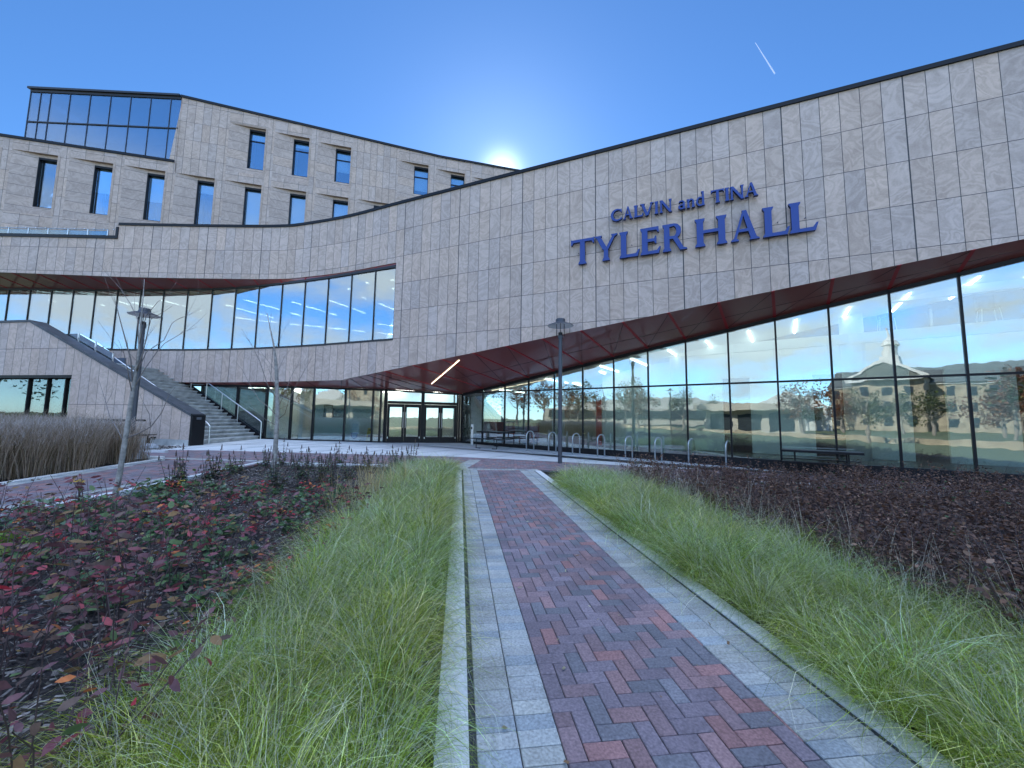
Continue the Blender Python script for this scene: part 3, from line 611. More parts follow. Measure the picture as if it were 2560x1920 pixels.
lettering('smaller blue letters CALVIN and TINA above the larger line on the stone front', [(c, sx(a, 520), sx(b, 520), 8.515, h) for c, a, b, h in
    (('C', 490, 572, .43), ('A', 578, 650, .43), ('L', 655, 726, .43), ('V', 703, 802, .43), ('I', 806, 832, .43), ('N', 842, 932, .43), ('a', 976, 1030, .43), ('n', 1036, 1100, .43), ('d', 1106, 1170, .43), ('T', 1214, 1310, .43), ('I', 1316, 1346, .43), ('N', 1352, 1455, .43), ('A', 1457, 1557, .43))])
# ================================================================ TOWER BLOCK BEHIND
T = Line((-27.1, 21.9), (math.sin(R(75.7)), math.cos(R(75.7))))
def TTOP(k): return 22.13-.058*(min(k, 22)-5.5) if k > 5.5 else 17.65
tow = thing('tower_block', 'upper stone block with deep set windows and a glass corner room, behind the curved roofline', 'building', (*T.at(12), 11))
BX = [-4.14+2.71*j for j in range(-1, 14)]
uppers = [9.41, 12.12, 14.83, 20.25, 22.96, 25.67]
mb = MB(); RM = [S_TOW, S_TOWH, S_TOWB, S_BIG]
def tq(k0_, k1_, z0_, z1_, o0=0, o1=None, mi=0, z1b=None):
    o1 = o0 if o1 is None else o1; z1b = z1_ if z1b is None else z1b
    a, b = T.at(k0_, o0), T.at(k1_, o1); mb.face([(*a, z0_), (*b, z0_), (*b, z1b), (*a, z1_)], mi, [(k0_, z0_), (k1_, z0_), (k1_, z1b), (k0_, z1_)])
def bay(c, z0_, z1_, sill, head):
    kl, kr, kw = c-1.13, c+1.15, c+1.03; dp = .18
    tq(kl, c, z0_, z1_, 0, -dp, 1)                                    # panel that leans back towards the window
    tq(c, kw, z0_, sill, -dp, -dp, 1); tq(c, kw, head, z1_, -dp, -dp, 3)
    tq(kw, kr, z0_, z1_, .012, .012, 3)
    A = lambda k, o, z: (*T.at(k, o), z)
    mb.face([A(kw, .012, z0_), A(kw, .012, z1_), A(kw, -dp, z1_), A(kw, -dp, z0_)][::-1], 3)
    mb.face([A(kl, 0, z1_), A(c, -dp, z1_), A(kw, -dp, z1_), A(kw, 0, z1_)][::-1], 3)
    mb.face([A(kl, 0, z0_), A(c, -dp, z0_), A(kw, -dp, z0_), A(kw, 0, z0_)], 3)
holes = [(c, 13.15, 16.96, 13.68, 16.78) for c in BX]+[(c, 17.62, 21.05-.06*max(0, c-9.4), 18.1, 20.9-.058*max(0, c-9.4)) for c in uppers]
for h in holes: bay(*h)
zb = 10.5
kprev = BX[0]-2.2
for c in BX:
    kl, kr = c-1.13, c+1.15; up = any(abs(c-u) < .05 for u in uppers)
    tq(kprev, kl, zb, 17.62 if kl <= 5.6 else 16.96)
    tq(kl, kr, zb, 13.15, mi=2)
    if kl > 5.5:
        tq(kprev if kprev > 5.4 else 5.5, kl, 16.96, TTOP(kprev if kprev > 5.5 else 5.51), z1b=TTOP(kl))
        if up:
            u = [h for h in holes if abs(h[0]-c) < .05 and h[1] > 17][0]
            tq(kl, kr, 16.96, 17.62, mi=2); tq(kl, kr, u[2], TTOP(kl), mi=2, z1b=TTOP(kr))
        else: tq(kl, kr, 16.96, TTOP(kl), z1b=TTOP(kr))
    else: tq(kl, kr, 16.96, 17.62, mi=2)
    if kl <= 5.5 < kr+.5:
        tq(5.55, kr+.0, 17.62, TTOP(5.6), z1b=TTOP(kr))
    kprev = kr
tq(kprev, 36, zb, TTOP(36))
# back volume, roofs and sides
def tb(pts, z0_, z1_):
    P = [tuple(T.at(k, -o)) for k, o in pts]; mb.hexa([(*p, z0_) for p in P], [(*p, z1_) for p in P], 3)
tb([(5.6, 1.6), (36, 1.6), (36, 14), (5.6, 14)], 10.4, 21.0); tb([(-8, 3.4), (5.5, 3.4), (5.5, 14), (-8, 14)], 10.4, 17.5)
tb([(5.52, .02), (36, .02), (36, 1.59), (5.52, 1.59)], 20.98, 21.1); tb([(-8, .02), (5.45, .02), (5.45, 3.3), (-8, 3.3)], 17.2, 17.45)
tb([(5.52, .26), (5.6, .26), (5.6, 1.5), (5.52, 1.5)], 17.3, 21.0)
mb.build('wall', RM, tow)
mb = MB()
rows = [(5.45, TTOP(5.51)-.0, TTOP(5.51)+.16)]+[(k, TTOP(k)-.0, TTOP(k)+.16) for k in np.linspace(6, 36, 14)]
strip(mb, T, rows, .4, f0=.06); mb.build('coping', BLACK, tow)
mb = MB(); strip(mb, T, [(k, 17.622, 17.78) for k in np.linspace(-8, 5.44, 5)], .4, f0=.06); mb.build('coping', BLACK, tow)
PENT = Line((-31.1, 22.85), (T.at(5.5)[0]+31.1, T.at(5.5)[1]-22.85)); PL = float(np.linalg.norm(T.at(5.5)-PENT.p))
BLINDM = plain('pale_roller_blind', (.66, .72, .74), .8); ROOM = plain('dim_office', (.10, .12, .15), .8)
for j, (c, z0_, z1_, sill, head) in enumerate(holes):
    hd = math.atan2(T.d[1], T.d[0]); kw = c+1.03
    m_ = MB(); m_.box((*T.at(c+.02, -.29), (sill+head)/2), (.04, .21, head-sill-.004), hd); m_.box((*T.at(c+.535, -.30), head-.06), (.98, .22, .12), hd); m_.box((*T.at(c+.535, -.30), sill+.02), (.98, .2, .04), hd)
    m_.box((*T.at(kw-.014, -.30), (sill+head)/2), (.026, .2, head-sill-.01), hd)
    if z0_ > 17: m_.box((*T.at(c+.535, -.37), head-.72), (.98, .06, .06), hd)
    fr = m_.build('window', BLACK, tow)
    m_ = MB(); m_.box((*T.at(c+.53, -.38), (sill+.04+head-.14)/2), (.96, .014, head-sill-.18), hd); m_.build('pane', GLASST, fr)
    f = (.35, .12, .62, .50, .55, .2, .95, .7, .8, .5, .4, .5, .6, .3, .5)[j] if j < 15 else (.16, .12, .62, .8, .3, .5)[j-15]
    if f > .1:
        m_ = MB(); hh = (head-sill-.2)*f; m_.box((*T.at(c+.53, -.46), head-.15-hh/2), (.96, .02, hh), hd); m_.build('blind', BLINDM, fr)
    m_ = MB(); m_.box((*T.at(c+.53, -1.25), (sill+head)/2), (1.04, .03, head-sill), hd); m_.box((*T.at(c+.7, -1.1), sill+.25), (.4, .2, .45), hd); m_.build('room_back', ROOM, fr)
# glass corner room
px_m = [x/3.16 for x in (375, 530, 692, 855, 1015, 1175, 1335)]; pk = [0.0, PENT.hit(295/3.16, 300)[0]]+[PENT.hit(x, 300)[0] for x in px_m]+[PL-.02]
hd = math.atan2(PENT.d[1], PENT.d[0])
for i in range(len(pk)-1):
    a, b = pk[i], pk[i+1]
    for z0_, z1_ in ((17.5, 19.93), (20.01, 22.0)):
        m_ = MB(); m_.box((*PENT.at((a+b)/2, -.03), (z0_+z1_)/2), (b-a-.05, .015, z1_-z0_), hd); m_.build('corner_pane', GLASSP, tow)
    m_ = MB(); m_.box((*PENT.at(a, -.02), 19.75), (.032, .06, 4.5), hd); m_.build('corner_mullion', SLATEM, tow)
mb = MB(); mb.beam((*PENT.at(0, -.02), 19.97), (*PENT.at(PL-.05, -.02), 19.97), .1, .07); mb.beam((*PENT.at(0.0, -.02), 22.08), (*PENT.at(PL-.05, -.02), 22.08), .1, .16)
P4 = [PENT.at(-.12, .12), PENT.at(PL-.1, .12), PENT.at(PL, -6), PENT.at(1.5, -6)]; mb.hexa([(*p, 22.17) for p in P4], [(*p, 22.3) for p in P4])
a = PENT.hit(540/3.16, 355); mb.beam((*PENT.at(a[0], .01), 18.35), (*PENT.at(a[0]+.75, .01), 18.35), .08, .06); mb.beam((*PENT.at(a[0], .01), 17.8), (*PENT.at(a[0], .01), 18.34), .08, .06, (1, 0, 0)); mb.beam((*PENT.at(a[0]+.75, .01), 17.8), (*PENT.at(a[0]+.75, .01), 18.34), .08, .06, (1, 0, 0))
mb.build('corner_frame', DARK, tow)
mb = MB()
for i in range(2, len(pk)-1): mb.box((*PENT.at((pk[i]+pk[i+1])/2, -.16), 19.42), (pk[i+1]-pk[i]-.08, .02, 1.02), hd)
mb.build('corner_blind', BLINDM, tow)
m_ = MB(); P4 = [PENT.at(.3, -2.6), PENT.at(PL-.1, -2.6), PENT.at(PL-.1, -2.7), PENT.at(.3, -2.7)]; m_.hexa([(*p, 17.4) for p in P4], [(*p, 22.1) for p in P4])
m_.build('corner_room_back', ROOM, tow)
m_ = MB(); pa = PENT.at(0, 0); pb = PENT.at(.6, -4.5); m_.beam((*pa, 19.7), (*pb, 19.7), .02, 4.4); m_.build('corner_pane', GLASSP, tow)
m_ = MB(); m_.tube([(*PENT.at(PL-1.0, -.7), 17.5), (*PENT.at(PL-1.0, -.7), 22)], .22, 16); m_.build('column', WHITEP, tow, smooth=True)

# terrace guard on the lower roof
gr = thing('terrace_railing', 'glass guard railing with a row of small caps along the lower left roof edge', 'railing', (*U.at(6, -.3), 10.7))
rk0, rk1 = U.hit(2, 575)[0]-4, step_k-.15; kk = np.arange(rk0, rk1, 1.02)
for i in range(len(kk)-1):
    a, b = U.at(kk[i]+.03, -.25), U.at(kk[i+1]-.03, -.25); m_ = MB(); m_.beam((*a, 10.92), (*b, 10.92), .015, .34); m_.build('glass_panel', GLASSC, gr)
for k in kk: mb = MB(); mb.box((*U.at(k, -.25), 10.93), (.05, .05, .44)); mb.build('post', GALV, gr)
mb = MB(); mb.tube([(*U.at(k, -.25), 11.155) for k in kk], .022, 8)
for k in np.arange(rk0, rk1, .5): mb.box((*U.at(k, -.22), 11.165), (.05, .05, .035))
mb.build('top_rail', STEEL, gr)

# ================================================================ STAIR WALL, STAIR, HANDRAILS
L = Line((-12.77, 15.4), (.988, -.154)); LT = lambda k: 1.6-.463*k if k > -8.75 else 5.65
lw = thing('stair_wall', 'stone clad stair wall with a sloping dark coping and a black end post', 'wall', (-16, 15.9, .35))
mb = MB(); th = .5
strip(mb, L, [(k, gz(*L.at(k))+.22, LT(k)-.10) for k in np.linspace(-6.11, -.02, 8)], th)
strip(mb, L, [(k, 3.18, LT(k)-.10) for k in list(np.linspace(-16, -8.76, 6))+[-8.74, -6.11]], th); strip(mb, L, [(-16, .2, .62), (-6.112, .2, .62)], th)
mb.build('stone_cladding', S_LEFT, lw)
mb = MB(); strip(mb, L, [(k, gz(*L.at(k))-.1, gz(*L.at(k))+.218) for k in np.linspace(-16, -.02, 8)], th-.02, f0=.004); mb.build('concrete_footing', CONCS, lw)
mb = MB(); strip(mb, L, [(k, LT(k)-.098, LT(k)) for k in (-16, -8.76, -8.74, -.0)], th+.06, f0=.03); mb.build('coping', plain('weathered_grey_coping', (.075, .073, .075), .6, noise=.3, nscale=4), lw)
mb = MB(); strip(mb, L, [(0.0, gz(*L.at(0))-.05, 1.6), (.10, gz(*L.at(0))-.05, 1.55)], th+.05, f0=.02)
mb.box((*L.at(.104, -.24), 1.42), (.01, .20, .10), math.atan2(L.d[1], L.d[0]), mi=1); mb.build('end_post', [BLACK, plain('small_plate', (.1, .1, .11), .5)], lw)
m_ = MB(); hdL = math.atan2(L.d[1], L.d[0])
m_.box((*L.at(-11, -.2), 3.12), (9.8, .36, .12), hdL)
for x, y in ((235, 900), (455, 900), (665, 900)): k = L.hit(x/4.608, 760+y/4.608)[0]; m_.box((*L.at(k, -.3), 1.85), (.05, .1, 2.46), hdL)
fr = m_.build('window', BLACK, lw)
m_ = MB(); m_.box((*L.at(-11.05, -.33), 1.84), (9.7, .015, 2.42), hdL); m_.build('pane', GLASSD, fr)
mb = MB(); mb.box((*L.at(-11.4, -2.4), 2.2), (9.2, .1, 4.2), hdL, 0); mb.box((*L.at(-11.4, -1.5), 3.4), (9.2, 1.8, .1), hdL, 0)
for x in (135, 235, 425, 600): k = L.hit(x/4.608, 990)[0]; mb.box((*L.at(k-.12, -.75), 1.8), (.22, .1, 2.5), hdL, 1)
mb.box((*L.at(L.hit(4, 1000)[0]-.4, -.45), 1.8), (.7, .1, 2.5), hdL, 2); mb.build('room_behind_window', [ROOM, MINTP, WOODI], lw)

st = thing('outdoor_stair', 'long concrete stair climbing left between the stone wall and the glass front', 'stair', (-13, 17.8, .38))
dr = np.array([-.977, .212]); A0 = np.array([-12.86, 19.80]); dl = np.array([-.988, .154]); B0 = np.array([-12.80, 15.95])
NS, RIS, TRD = 22, .163, .297; ZS = gz(-12.9, 18)+.02
mb = MB()
for i in range(NS):
    a0, a1 = A0+dr*TRD*i, A0+dr*(TRD*(i+1)+(.0 if i < NS-1 else 4.0)); b0, b1 = B0+dl*TRD*i, B0+dl*(TRD*(i+1)+(.0 if i < NS-1 else 4.0)); z1_ = ZS+RIS*(i+1)
    zlow = ZS-.3 if i < 3 else z1_-.55
    r0, r1 = b0+dr*.05, a0+dr*.05; mb.hexa([(*r0, zlow), (*r1, zlow), (*a1, zlow), (*b1, zlow)], [(*r0, z1_-.062), (*r1, z1_-.062), (*a1, z1_-.062), (*b1, z1_-.062)])
    n0 = (b0-dr*.01); n1 = (a0-dr*.01); mb.hexa([(*n0, z1_-.06), (*n1, z1_-.06), (*(a1-dr*.012), z1_-.06), (*(b1-dr*.012), z1_-.06)], [(*n0, z1_), (*n1, z1_), (*(a1-dr*.012), z1_), (*(b1-dr*.012), z1_)])
mb.build('steps', CONCS, st)
mb = MB(); a, b = A0+np.array([0, .06]), A0+dr*TRD*NS+np.array([0, .06]); mb.beam((*(a-dr*.1), ZS+.02), (*b, ZS+RIS*NS+.02), .07, .3); mb.build('stringer', BLACK, st)
def zline(t): return ZS+RIS*t/TRD
def rail(o, lbl_pts, name='handrail'):
    pass
mb = MB(); inr = np.array([.02, -.16])
top = [(*(A0+inr-dr*.18), ZS+.0), (*(A0+inr-dr*.16), ZS+.86), (*(A0+inr+dr*.02), ZS+.98), (*(A0+inr+dr*TRD*(NS-1)), zline(TRD*(NS-1))+1.05), (*(A0+inr+dr*(TRD*NS+.4)), zline(TRD*NS)+1.05), (*(A0+inr+dr*(TRD*NS+3.2)), zline(TRD*NS)+1.05)]
mb.tube(top, .024, 10); mb.build('handrail', STEEL, st)
for t in (1.33, 2.4, 3.45, 4.5, 5.55, 6.3, 7.6):
    m_ = MB(); p = A0+inr+dr*t; zt_ = zline(min(t, TRD*NS))
    m_.tube([(*p, zt_-.05), (*p, zt_+1.03)], .02, 8); m_.build('post', STEEL, st)
mb = MB(); inl = np.array([0, .17])
top = [(*(B0+inl-dl*.30), ZS+0), (*(B0+inl-dl*.28), ZS+.72), (*(B0+inl-dl*.1), ZS+.88), (*(B0+inl+dl*TRD*(NS-1)), zline(TRD*(NS-1))+.98), (*(B0+inl+dl*(TRD*NS+.3)), zline(TRD*NS)+.98)]
mb.tube(top, .024, 10); mb.build('handrail', STEEL, st)
for t in (2.2, 3.2, 4.2, 5.2, 6.2):
    m_ = MB(); p = B0+inl+dl*t; zt_ = zline(t); m_.tube([(*p, zt_-.05), (*p, zt_+.95)], .02, 8); m_.build('post', STEEL, st)
for i in range(3):
    a = B0+inl*.4+dl*(4.8+1.0*i+.03); b = B0+inl*.4+dl*(5.8+1.0*i-.03); za, zb_ = zline(min(4.8+i, TRD*NS)), zline(min(5.8+i, TRD*NS))
    m_ = MB(); m_.hexa([(*a, za+.1), (*b, zb_+.1), (*(b+[0, .015]), zb_+.1), (*(a+[0, .015]), za+.1)], [(*a, za+1.15), (*b, zb_+1.15), (*(b+[0, .015]), zb_+1.15), (*(a+[0, .015]), za+1.15)]); m_.build('glass_guard', GLASSC, st)
    m_ = MB(); m_.box((*a, za+.62), (.04, .05, 1.1)); m_.build('guard_post', STEEL, st)

# ================================================================ GROUND
def sheet(mb, pts, dz_, mi=0, nsub=1): mb.face([(x, y, gz(x, y)+dz_) for x, y in pts], mi, [(x, y) for x, y in pts])
SOIL = plain('dark_mulch', (.055, .042, .036), .95, noise=.5, nscale=40, bump=1.0)
LAWN = plain('sunlit_lawn', (.125, .14, .06), .95, noise=.35, nscale=2, bump=.4)
mb = MB(); xs = [-3000, -600, -150, -40, 0, 40, 150, 600, 3000]; ys = [-3000, -600, -150, -45, 0, 40, 150, 600, 3000]
for i in range(8):
    for j in range(8): sheet(mb, [(xs[i], ys[j]), (xs[i+1], ys[j]), (xs[i+1], ys[j+1]), (xs[i], ys[j+1])], -.12)
tag(mb.build('ground', LAWN), kind='structure')
mb = MB(); sheet(mb, [(-40, -6), (40, -6), (40, 16), (-40, 16)], -.06); tag(mb.build('soil_bed', SOIL), kind='structure')
# white plaza in front of the glass
PL_ = plain('white_plaza_concrete', (.66, .64, .60), .8, noise=.10, nscale=1.3, bump=.08)
mb = MB(); V2 = lambda p: (float(p[0]), float(p[1]))
front = [(-14.2, 13.25), (-10.9, 14.05), (-5.5, 14.15), (-2.2, 14.3), (.1, 13.95), (1.64, 13.65), (4.47, 12.95), (8.47, 12.2), (14.2, 10.2), (20, 7.3)]
back = [V2(W.at(s, .01)) for s in (28, 20, 14, 8, 4, 0)]+[V2(D.at(k, .01)) for k in (D.S[4], D.S[3], D.S[2])]+[(-14.0, 19.9), (-13.4, 15.6)]
Pz = front+back; bm = bmesh_ = None
sheet(mb, Pz, -.004); tag(mb.build('plaza', PL_), kind='structure')
JO = plain('saw_cut_joint', (.16, .16, .17), .9)
mb = MB()
def clip_seg(a, b): return a, b
for s in np.arange(-7.5, 24, 1.45):                      # joints across, then two along
    a = W.at(s, .25); n = W.n
    for t in np.arange(.1, 9, .1):
        q = a+n*t; xs_ = [p[0] for p in front]; yf = np.interp(q[0], xs_, [p[1] for p in front])
        if q[1] < yf+.02: break
    if a[1] < yf: continue
    e = a+n*max(.3, t-.1)
    if s < 0:
        f = max(0, (-s)); a = a+n*(f*.75)
    if (e-a)@n < .4: continue
    mb.beam((*a, gz(*a)-.006), (*e, gz(*e)-.006), .012, .012)
for o in (1.6,):
    pts = [W.at(s, o) for s in np.arange(-2.2, 24, .5)]
    for a, b in zip(pts[:-1], pts[1:]): mb.beam((*a, gz(*a)-.006), (*b, gz(*b)-.006), .012, .012)
for x0 in np.arange(-12, -4.2, 1.6): mb.beam((x0, 14.25, gz(x0, 14.25)-.006), (x0+.7, 19.4, gz(x0+.7, 19.4)-.006), .012, .012)
mb.beam((-12.5, 16.6, gz(-12.5, 16.6)-.006), (-4.5, 17.0, gz(-4.5, 17)-.006), .012, .012)
tag(mb.build('plaza_joint', JO), kind='structure')

# pavers ---------------------------------------------------------------
def clip_poly(P, convex):
    for i in range(len(convex)):
        a, b = convex[i], convex[(i+1) % len(convex)]; o = []
        ins = lambda p: (b[0]-a[0])*(p[1]-a[1])-(b[1]-a[1])*(p[0]-a[0]) >= -1e-9
        for j in range(len(P)):
            p, q = P[j], P[(j+1) % len(P)]; ip, iq = ins(p), ins(q)
            if ip: o.append(p)
            if ip != iq:
                d1 = (b[0]-a[0])*(p[1]-a[1])-(b[1]-a[1])*(p[0]-a[0]); d2 = (b[0]-a[0])*(q[1]-a[1])-(b[1]-a[1])*(q[0]-a[0]); t = d1/(d1-d2)
                o.append((p[0]+(q[0]-p[0])*t, p[1]+(q[1]-p[1])*t))
        P = o
        if len(P) < 3: return []
    return P
def inset(P, g):
    P = np.array(P); c = P.mean(0); o = []
    for p in P:
        d = c-p; o.append(p+np.clip(d, -g, g))
    return o
def paver(mb, P, col, gap=.0028, h=.0):
    if len(P) < 3: return
    A_ = .5*abs(sum(P[i][0]*P[(i+1) % len(P)][1]-P[(i+1) % len(P)][0]*P[i][1] for i in range(len(P))))
    if A_ < .0012: return
    q = inset(P, gap); q2 = inset(P, gap+.004); tz = random.gauss(0, .0009)+h; tx, ty = random.gauss(0, .006), random.gauss(0, .006); c = np.mean(np.array(P), 0)
    Z = lambda p, dzz: (p[0], p[1], gz(p[0], p[1])+tz+dzz+(p[0]-c[0])*tx+(p[1]-c[1])*ty)
    n = len(q); mb.face([Z(p, .0) for p in q2], 0, col=col)
    for i in range(n):
        j = (i+1) % n; mb.face([Z(q[i], -.005), Z(q[j], -.005), Z(q2[j], 0), Z(q2[i], 0)], 0, col=col); mb.face([Z(q[i], -.04), Z(q[j], -.04), Z(q[j], -.005), Z(q[i], -.005)], 0, col=col)
def brick_col():
    r = random.random()
    if r < .40: c = (.24, .182, .19)
    elif r < .62: c = (.205, .182, .185)
    elif r < .82: c = (.275, .18, .175)
    elif r < .94: c = (.30, .178, .165)
    else: c = (.34, .175, .155)
    f = random.uniform(.85, 1.18); return tuple(v*f for v in c)
def grey_col():
    c = random.choice([(.42, .40, .36), (.36, .37, .36), (.42, .395, .34), (.40, .385, .345)]); f = random.uniform(.86, 1.14); return tuple(v*f for v in c)
def herring(mb, org, ang, convex, wd=.1):
    ca, sa = math.cos(ang), math.sin(ang); to = lambda x, y: (org[0]+x*ca-y*sa, org[1]+x*sa+y*ca)
    loc = [((p[0]-org[0])*ca+(p[1]-org[1])*sa, -(p[0]-org[0])*sa+(p[1]-org[1])*ca) for p in convex]
    x0, x1 = math.floor(min(p[0] for p in loc)/wd)-2, math.ceil(max(p[0] for p in loc)/wd)+2; y0, y1 = math.floor(min(p[1] for p in loc)/wd)-2, math.ceil(max(p[1] for p in loc)/wd)+2
    for i in range(x0, x1):
        for j in range(y0, y1):
            d = (i-j) % 4
            if d == 0: P = [(i, j), (i+2, j), (i+2, j+1), (i, j+1)]
            elif d == 3: P = [(i, j), (i+1, j), (i+1, j+2), (i, j+2)]
            else: continue
            P = clip_poly([to(x*wd, y*wd) for x, y in P], convex)
            if P: paver(mb, P, brick_col())
def course(mb, org, dirv, lat, l0, l1, w0, w1, step=.1, cols=grey_col, convex=None):
    """pavers laid side by side along dirv between lateral offsets w0..w1"""
    n = int(round((l1-l0)/step))
    for i in range(n):
        a, b = l0+i*step, l0+(i+1)*step
        P = [tuple(org+dirv*u+lat*v) for u, v in ((a, w0), (a, w1), (b, w1), (b, w0))]
        ar = sum(P[k][0]*P[(k+1) % 4][1]-P[(k+1) % 4][0]*P[k][1] for k in range(4))
        if ar < 0: P = P[::-1]
        if convex: P = clip_poly(P, convex)
        if P: paver(mb, P, cols())
PO = np.array([.24, 2.2]); PD = np.array([-.1325, .9912]); PQ = np.array([.9912, .1325]); ap = math.atan2(PQ[1], PQ[0])
pw_ = lambda u, v: PO+PQ*u+PD*v
VE = 8.95                                             # far end of the garden path
mb = MB(); conv = [tuple(pw_(0, -3.2)), tuple(pw_(1.21, -3.2)), tuple(pw_(1.21, VE)), tuple(pw_(0, VE))]
herring(mb, pw_(0, -3.2), ap, conv)
for u0_, u1_ in ((-.41, -.205), (-.205, -.0), (1.21, 1.415), (1.415, 1.62)): course(mb, PO, PD, PQ, -3.2, VE, u0_, u1_)
course(mb, PO, PQ, PD, -.61, 1.79, VE, VE+.2); course(mb, PO, PQ, PD, -.61, 1.79, VE+.2, VE+.3, step=.2)
tag(mb.build('path', PAVE), kind='structure')
mb = MB(); sheet(mb, [tuple(pw_(-.45, -3.3)), tuple(pw_(1.66, -3.3)), tuple(pw_(1.66, VE+.3)), tuple(pw_(-.45, VE+.3))], -.012); tag(mb.build('joint_sand', plain('joint_sand', (.05, .048, .05), .95, noise=.4, nscale=60)), kind='structure')
mb = MB()
for u in (-.525, 1.735):
    for v in np.arange(-3.2, VE, 1.2):
        a, b = pw_(u, v+.004), pw_(u, min(v+1.2, VE)-.004); mb.beam((*a, gz(*a)-.085), (*b, gz(*b)-.085), .16, .17)
bedk = [(-6.95, 1.0), (-6.93, 5.4), (-6.95, 7.0), (-7.1, 9.0), (-7.24, 11.28), (-1.9, 11.42)]
for a, b in zip(bedk[:-1], bedk[1:]): mb.beam((*a, gz(*a)-.05), (*b, gz(*b)-.05), .14, .15)
for a, b in zip([(-9.72, 1), (-9.55, 7.2), (-9.98, 10.04), (-10.1, 11.3)][:-1], [(-9.55, 7.2), (-9.98, 10.04), (-10.1, 11.3)]): mb.beam((*a, gz(*a)-.05), (*b, gz(*b)-.05), .16, .16)
rb = [(2.2, 9.9), (4.6, 10.25), (8.5, 10.15), (14.5, 8.3)]
for a, b in zip(rb[:-1], rb[1:]): mb.beam((*a, gz(*a)-.05), (*b, gz(*b)-.05), .16, .16)
mb.beam((-10.1, 11.3, .28), (-16.5, 11.5, .34), .16, .14); mb.beam((-11.5, 13.0, .3), (-16, 12.75, .36), .14, .14)
tag(mb.build('kerb', KERB), kind='structure')
# cross walk of brick in front of the plaza, curved walk on the left
mb = MB(); fx = [p[0] for p in front]; fy = [p[1] for p in front]
hb = [(-16, 11.4, -10.9), (-10.9, 11.4, -5.5), (-5.5, 11.45, -2.2), (-2.2, 11.46, .1), (.1, 11.45, 1.64)]
for x0_, yb, x1_ in hb:
    y0_, y1_ = np.interp(x0_, fx, fy) if x0_ > -14 else 12.9, np.interp(x1_, fx, fy)
    conv = [(x0_, yb), (x1_, yb), (x1_, y1_-.02), (x0_, y0_-.02)]; herring(mb, (x0_, yb), 0, conv)
for (x0_, ya), (x1_, yb) in zip([(1.64, 11.2), (4.47, 10.36), (8.5, 10.26)], [(4.47, 10.36), (8.5, 10.26), (14.2, 8.5)]):
    conv = [(x0_, ya), (x1_, yb), (x1_, np.interp(x1_, fx, fy)-.02), (x0_, np.interp(x0_, fx, fy)-.02)]; herring(mb, (x0_, ya), -.4, conv, .1)
for a, b in (((-9.5, -2), (-9.35, 7.2)), ((-9.35, 7.2), (-9.78, 10.0)), ((-9.78, 10), (-9.9, 11.38))):
    conv = [a, (-7.02, a[1]), (-7.02-.02*max(0, b[1]-5), b[1]), b]; herring(mb, (-9.9, a[1]), 0, conv)
tag(mb.build('brick_walk', PAVE), kind='structure')
mb = MB(); mb.face([(x, y, gz(x, y)-.014) for x, y in [(-16, 11.3), (-10.0, 11.3), (-9.6, 7.2), (-9.7, -2), (-6.9, -2), (-7.0, 7.0), (-7.25, 11.3), (1.6, 11.1), (4.5, 10.3), (8.5, 10.2), (14.2, 8.45), (14.2, 10.19), (8.47, 12.19), (4.47, 12.94), (1.64, 13.64), (.1, 13.94), (-2.2, 14.29), (-5.5, 14.14), (-10.9, 14.04), (-14.1, 13.2), (-16, 12.9)]])
tag(mb.build('walk_base', plain('walk_joint_sand', (.06, .055, .06), .95)), kind='structure')
mb = MB()                                             # grey paver bands across the walk
lift = .006
def band(a, b, wd):
    a = np.array(a); b = np.array(b); d = (b-a)/np.linalg.norm(b-a); l = np.array([-d[1], d[0]]); n = int(np.linalg.norm(b-a)/.1)
    for r in range(max(1, int(round(wd/.2)))):
        for i in range(n):
            P = [tuple(a+d*(i*.1)+l*(r*.2)), tuple(a+d*(i*.1+.1)+l*(r*.2)), tuple(a+d*(i*.1+.1)+l*(r*.2+.2)), tuple(a+d*(i*.1)+l*(r*.2+.2))]; paver(mb, P, grey_col(), h=lift)
g1, g2 = ground(1165, 1172), ground(1203, 1150); band(g1[:2], g2[:2], .4)
band((-16, 11.45), (-7.3, 11.5), .2); band((-7.32, 1.0), (-7.32, 8.9), .2); band((-9.42, 6.9), (-9.42, .5), .2); band((-9.88, 10.0), (-9.45, 7.2), .2)
tag(mb.build('paver_band', PAVE), kind='structure')
# ================================================================ STREET FURNITURE
def lamp(label, x, y, H_):
    t = thing('street_lamp', label, 'street lamp', (x, y, gz(x, y)), 0, 'path lamps')
    z0 = gz(x, y)
    m_ = MB(); m_.lathe([(0, -.05), (.075, -.05), (.072, .3), (.062, H_-.62), (.0, H_-.62)], (x, y, z0), 20); m_.lathe([(.085, H_-.70), (.085, H_-.60), (0, H_-.60)], (x, y, z0), 20); m_.build('pole', POLE, t, smooth=False)
    m_ = MB(); m_.lathe([(0, H_-.60), (.07, H_-.60), (.075, H_-.49), (.03, H_-.47), (0, H_-.47)], (x, y, z0), 18); m_.build('lamp_head', BLACK, t)
    m_ = MB()
    for a in (0.4, 2.5, 4.6):
        c, s_ = math.cos(a), math.sin(a); m_.tube([(x+.075*c, y+.075*s_, z0+H_-.58), (x+.15*c, y+.15*s_, z0+H_-.60), (x+.15*c, y+.15*s_, z0+H_-.16)], .012, 8)
    m_.build('bracket', BLACK, t)
    m_ = MB(); m_.lathe([(.445, H_-.25), (.44, H_-.235), (.30, H_-.175), (.17, H_-.12), (.165, H_-.02), (.15, H_), (0, H_)], (x, y, z0), 40); hd_ = m_.build('hood', POLE, t, smooth=False)
    m_ = MB(); m_.lathe([(.0, H_-.14), (.16, H_-.14), (.29, H_-.185), (.44, H_-.252)], (x, y, z0), 40); m_.build('reflector', HOODIN, hd_)
